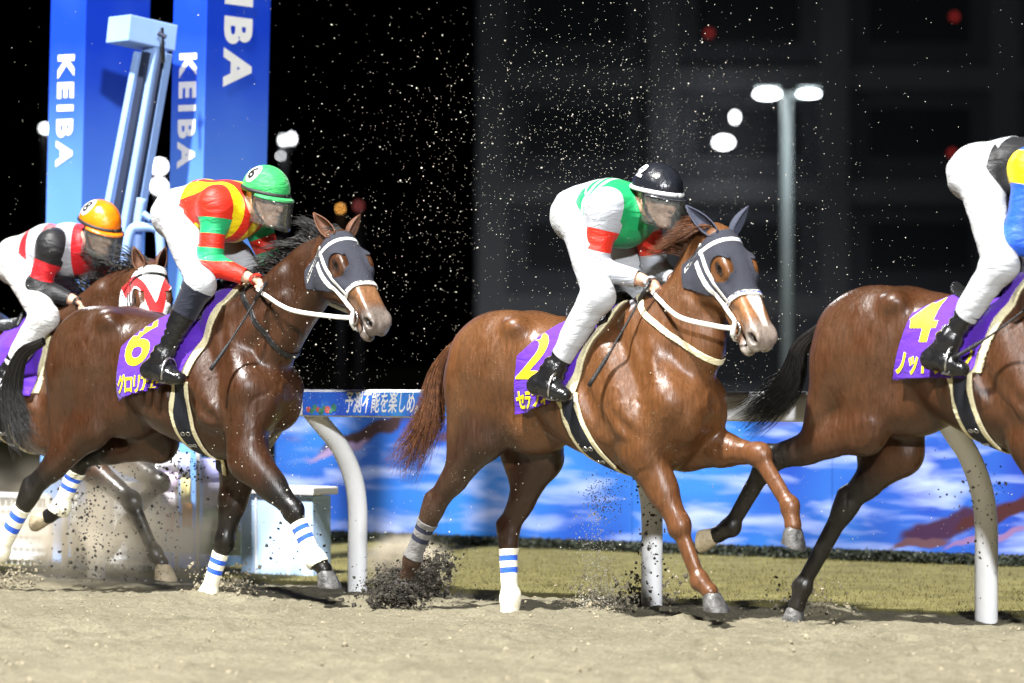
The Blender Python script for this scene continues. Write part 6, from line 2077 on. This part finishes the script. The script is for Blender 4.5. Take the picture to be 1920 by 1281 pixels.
lampst = empty('street_lamp', base, 0)
tp = depth_at(1475, 180, SD_)
tube('pole', [(0, 0, 0), (0, 0, tp[2])], [0.11, 0.09], M_mast, lampst, 14)
tube('crossarm', [(-0.42, 0, tp[2] + 0.02), (0.42, 0, tp[2] + 0.02)], 0.05, M_mast, lampst, 8)
for u, w, h_, m in ((1439, 46, 16, M_lamp), (1517, 40, 10, M_lampdim)):
    lamp_disc('lamp', u, 176, SD_ - 0.1, w, h_, m, lampst, base)
    q = depth_at(u, 172, SD_) - base
    bm = bmesh.new(); add_box(bm, (q[0], 0.05, q[2] + 0.06), (w / FPX * SD_ * 1.02, 0.2, 0.05), None, 0.02); link('lamp_housing', bm_mesh('lamp_housing', bm), M_mast, lampst)
    li = lamp('street_lamp_light', 'SPOT', (base[0] + q[0], base[1] + 0.5, q[2] - 0.1), (base[0] + q[0] * 6, base[1] + 40, 4), 620, (0.82, 0.93, 1.0), shadow_soft_size=0.2, spot_size=rad(130), spot_blend=0.8)
    li = lamp('street_lamp_glow', 'POINT', (base[0] + q[0] * 1.4, base[1] - 1.2, q[2] - 0.6), (0, 0, 0), 26, (0.85, 0.95, 1.0), shadow_soft_size=0.3)
tag(lampst, 'double-headed street lamp on a tall pale pole before the dark building', 'street lamp')

# ------------------------------------------------------------------ flying sand
ICO = None
def grain_shape(R):
    V0 = np.array([(1, 0, 0), (-1, 0, 0), (0, 1, 0), (0, -1, 0), (0, 0, 1), (0, 0, -1)], float)
    return V0
OCT_F = np.array([(0, 2, 4), (2, 1, 4), (1, 3, 4), (3, 0, 4), (2, 0, 5), (1, 2, 5), (3, 1, 5), (0, 3, 5)])
def grains(name, C, r, m, label, seed=1, cat='sand', stretch=None):
    R = np.random.default_rng(seed)
    n = len(C)
    V0 = grain_shape(R)
    S = R.uniform(0.55, 1.3, (n, 6, 1)) * r[:, None, None]
    A_ = R.normal(size=(n, 3)); A_ /= np.linalg.norm(A_, axis=1)[:, None]
    B_ = np.cross(A_, R.normal(size=(n, 3))); B_ /= np.linalg.norm(B_, axis=1)[:, None]
    C_ = np.cross(A_, B_)
    Rm = np.stack([A_, B_, C_], 1)
    P_ = np.einsum('vk,nkj->nvj', V0, Rm) * S
    P_ = P_ + C[:, None, :]
    F_ = (np.arange(n)[:, None, None] * 6 + OCT_F[None]).reshape(-1, 3)
    o = link(name, np_mesh(name, P_.reshape(-1, 3), F_, False), m)
    tag(o, label, cat, kind='stuff')
    return o
M_grain = mat('flying_sand', (0.46, 0.43, 0.36, 1), 0.9, 0.3, 50)
M_clod = mat('dark_clods', (0.034, 0.029, 0.021, 1), 0.9, 0.4, 30)  # much darker brown than the other sand
M_clod2 = mat('sand_clods', (0.26, 0.225, 0.155, 1), 0.95, 0.3, 30)
R = np.random.default_rng(33)
def cloud(n, fu, fv, D0, D1):
    u, v = fu(n), fv(n)
    D = R.uniform(D0, D1, n)
    x = (u - PCX) / FPX; y = -(v - PCY) / FPX
    c, s = math.cos(PITCH), math.sin(PITCH)
    d = np.stack([x, c - s * y, s + c * y], 1)
    return CAMP + d * (D / d[:, 1])[:, None]
uni = lambda a, b: (lambda n: R.uniform(a, b, n))
nor = lambda m_, s_: (lambda n: R.normal(m_, s_, n))
C = np.vstack([cloud(800, uni(-60, 2000), uni(-40, 760), 16.8, 19.8), cloud(2600, nor(1120, 190), nor(250, 160), 17.2, 19.5), cloud(1100, nor(760, 140), nor(420, 200), 18, 19.9),
               cloud(1100, nor(1290, 80), nor(740, 110), 17.2, 18.6), cloud(900, nor(560, 70), nor(760, 140), 18.3, 19.6), cloud(900, uni(300, 1900), nor(960, 90), 17.0, 18.8), cloud(500, nor(1500, 160), nor(500, 170), 17.2, 18.8)])
C = C[C[:, 2] > 0.02]
grains('flying_sand', C, 0.0012 + 0.0011 * R.pareto(2.6, len(C)).clip(0, 4), M_grain, 'bright grains of sand flying through the night air around the horses', 2)
def plume(n, u, v, su, sv, D, sd_, dirn, spread, up=(0, 0, 0)):
    """spray leaving the ground at a pixel, densest near its source"""
    g = depth_at(u, v, D)
    t = R.uniform(0, 1, n) ** 1.6
    P_ = g + np.outer(t, dirn) + R.normal(size=(n, 3)) * (spread[0] + (spread[1] - spread[0]) * t)[:, None] * np.array([1, 0.8, 0.8])
    return P_[P_[:, 2] > 0.0]
g2 = ground_at(740, 1128)[1]
Cd = np.vstack([plume(3600, 725, 1118, 0, 0, g2, 0, (0.26, 0, 0.07), (0.08, 0.05)), plume(900, 760, 1095, 0, 0, g2, 0, (0.20, 0, 0.16), (0.05, 0.06)), plume(1800, 710, 1126, 0, 0, g2, 0, (0.30, 0, -0.02), (0.05, 0.035)), plume(2600, 765, 1106, 0, 0, 18.3, 0, (-0.12, 0, -0.04), (0.07, 0.05)), plume(600, 790, 1085, 0, 0, 18.4, 0, (0.16, 0, 0.08), (0.03, 0.05))])
grains('clod_spray', Cd, (0.0025 + 0.0025 * R.pareto(1.9, len(Cd))).clip(0, 0.02), M_clod, 'dark burst of sand thrown up by the hind hoof of the chestnut horse', 3, 'sand spray')
g3 = ground_at(1120, 1148)[1]
Cs = np.vstack([plume(1500, 1112, 1140, 0, 0, g3, 0, (0.03, 0, 0.62), (0.05, 0.045)), plume(900, 1130, 1140, 0, 0, g3, 0, (0.02, 0, 0.12), (0.07, 0.05)), plume(500, 1125, 960, 0, 0, g3, 0, (0.08, 0, 0.22), (0.04, 0.08))])
grains('sand_curtain', Cs, np.abs(R.normal(0, 0.0028, len(Cs))) * 0.6 + 0.0012, M_grain, 'thin curtain of sand falling under the belly of the chestnut horse', 4, 'sand spray')
g4 = 18.75
Cb = np.vstack([cloud(420, uni(95, 340), uni(840, 1090), 19.3, 20.4), cloud(160, nor(165, 18), nor(990, 70), 19.3, 20.0), cloud(120, nor(350, 30), nor(880, 25), 19.3, 20), cloud(80, nor(1835, 34), nor(940, 70), 16.6, 17.2), cloud(150, nor(1222, 22), nor(1000, 90), 17.6, 18.4), cloud(60, nor(560, 50), nor(1010, 60), 18.9, 19.5)])
grains('flying_clods', Cb, np.abs(R.normal(0, 0.004, len(Cb))) + 0.003, M_clod, 'small dark clods in the air in front of the white rail posts', 5, 'sand clods')
# loose lumps lying on the track
n = 3000
lu = np.stack([R.uniform(-3.2, 3.6, n), 13.2 + 6.9 * R.uniform(0, 1, n), np.zeros(n)], 1)
rl_ = (lu[:, 0] - RAIL0[0]) * RF.l[0] + (lu[:, 1] - RAIL0[1]) * RF.l[1]
lu = lu[rl_ < 0.2]
gi = np.clip(np.searchsorted(gx_, lu[:, 0]), 0, nx - 1); gj = np.clip(np.searchsorted(gy_, lu[:, 1]), 0, ny - 1)
rr_ = np.abs(R.normal(0, 0.0045, len(lu))) + 0.002
lu[:, 2] = GZ[gi, gj] + rr_ * 0.3
near_marks = np.vstack([plume(600, u, v, 0, 0, ground_at(u, v)[1], 0, (0.0, 0, 0.03), (0.09, 0.1)) for u, v in ((420, 1122), (1130, 1148), (1510, 1160), (1220, 1132), (15, 1106))])
rr2 = np.abs(R.normal(0, 0.005, len(near_marks))) + 0.003
grains('loose_sand', np.vstack([lu, near_marks]), np.concatenate([rr_, rr2]), M_clod2, 'loose lumps of sand lying on the churned track', 6, 'sand')

# ------------------------------------------------------------------ dust hanging behind the hooves
def dust(c, r, dens, label, seed):
    bm = bmesh.new(); bmesh.ops.create_icosphere(bm, subdivisions=4, radius=1.0)
    me = bm_mesh('dust', bm, True)
    m, nt, p = mat_new('dust_air_%d' % seed)
    nt.nodes.remove(p)
    pv = N(nt, 'VolumePrincipled'); pv.inputs['Color'].default_value = (0.90, 0.82, 0.68, 1); pv.inputs['Anisotropy'].default_value = 0.0
    tc = N(nt, 'TexCoord'); ln_ = N(nt, 'VectorMath', operation='LENGTH'); nt.links.new(tc.outputs['Object'], ln_.inputs[0])
    fall = N(nt, 'MapRange'); fall.interpolation_type = 'SMOOTHSTEP'; fall.inputs['From Min'].default_value = 1.0; fall.inputs['From Max'].default_value = 0.25
    nt.links.new(ln_.outputs['Value'], fall.inputs['Value'])
    no = N(nt, 'TexNoise'); no.inputs['Scale'].default_value = 2.2; no.inputs['Detail'].default_value = 4; no.inputs['Roughness'].default_value = 0.6
    mp = N(nt, 'Mapping'); mp.inputs['Location'].default_value = (seed * 3.1, 0, 0); nt.links.new(tc.outputs['Object'], mp.inputs['Vector']); nt.links.new(mp.outputs['Vector'], no.inputs['Vector'])
    nr = N(nt, 'MapRange'); nr.inputs['From Min'].default_value = 0.38; nr.inputs['From Max'].default_value = 0.68; nt.links.new(no.outputs['Fac'], nr.inputs['Value'])
    mu = N(nt, 'Math', operation='MULTIPLY'); nt.links.new(fall.outputs['Result'], mu.inputs[0]); nt.links.new(nr.outputs['Result'], mu.inputs[1])
    m2_ = N(nt, 'Math', operation='MULTIPLY'); m2_.inputs[1].default_value = dens; nt.links.new(mu.outputs[0], m2_.inputs[0])
    nt.links.new(m2_.outputs[0], pv.inputs['Density']); pv.inputs['Density Attribute'].default_value = ''
    nt.links.new(pv.outputs[0], nt.nodes['Material Output'].inputs['Volume'])
    o = link('dust', me, m); o.location = c; o.scale = r; o.rotation_euler = (0, 0, -THETA)
    tag(o, label, 'dust', kind='stuff')
dust(RF.w((-1.35, -0.45, 0.38)), (1.35, 0.36, 0.46), 7.0, 'brown dust hanging under the belly of the striped jockey\'s horse', 1)
dust(RF.w((-3.0, -0.5, 0.45)), (0.9, 0.5, 0.6), 6.0, 'brown dust trailing behind the hind legs at the picture edge', 2)
dust(ground_at(760, 1100) + np.array([0, 0, 0.10]), (0.32, 0.3, 0.22), 24.0, 'puff of dust over the hind hoof of the chestnut horse', 3)
scene.cycles.volume_step_rate = 1.0
scene.cycles.volume_bounces = 2
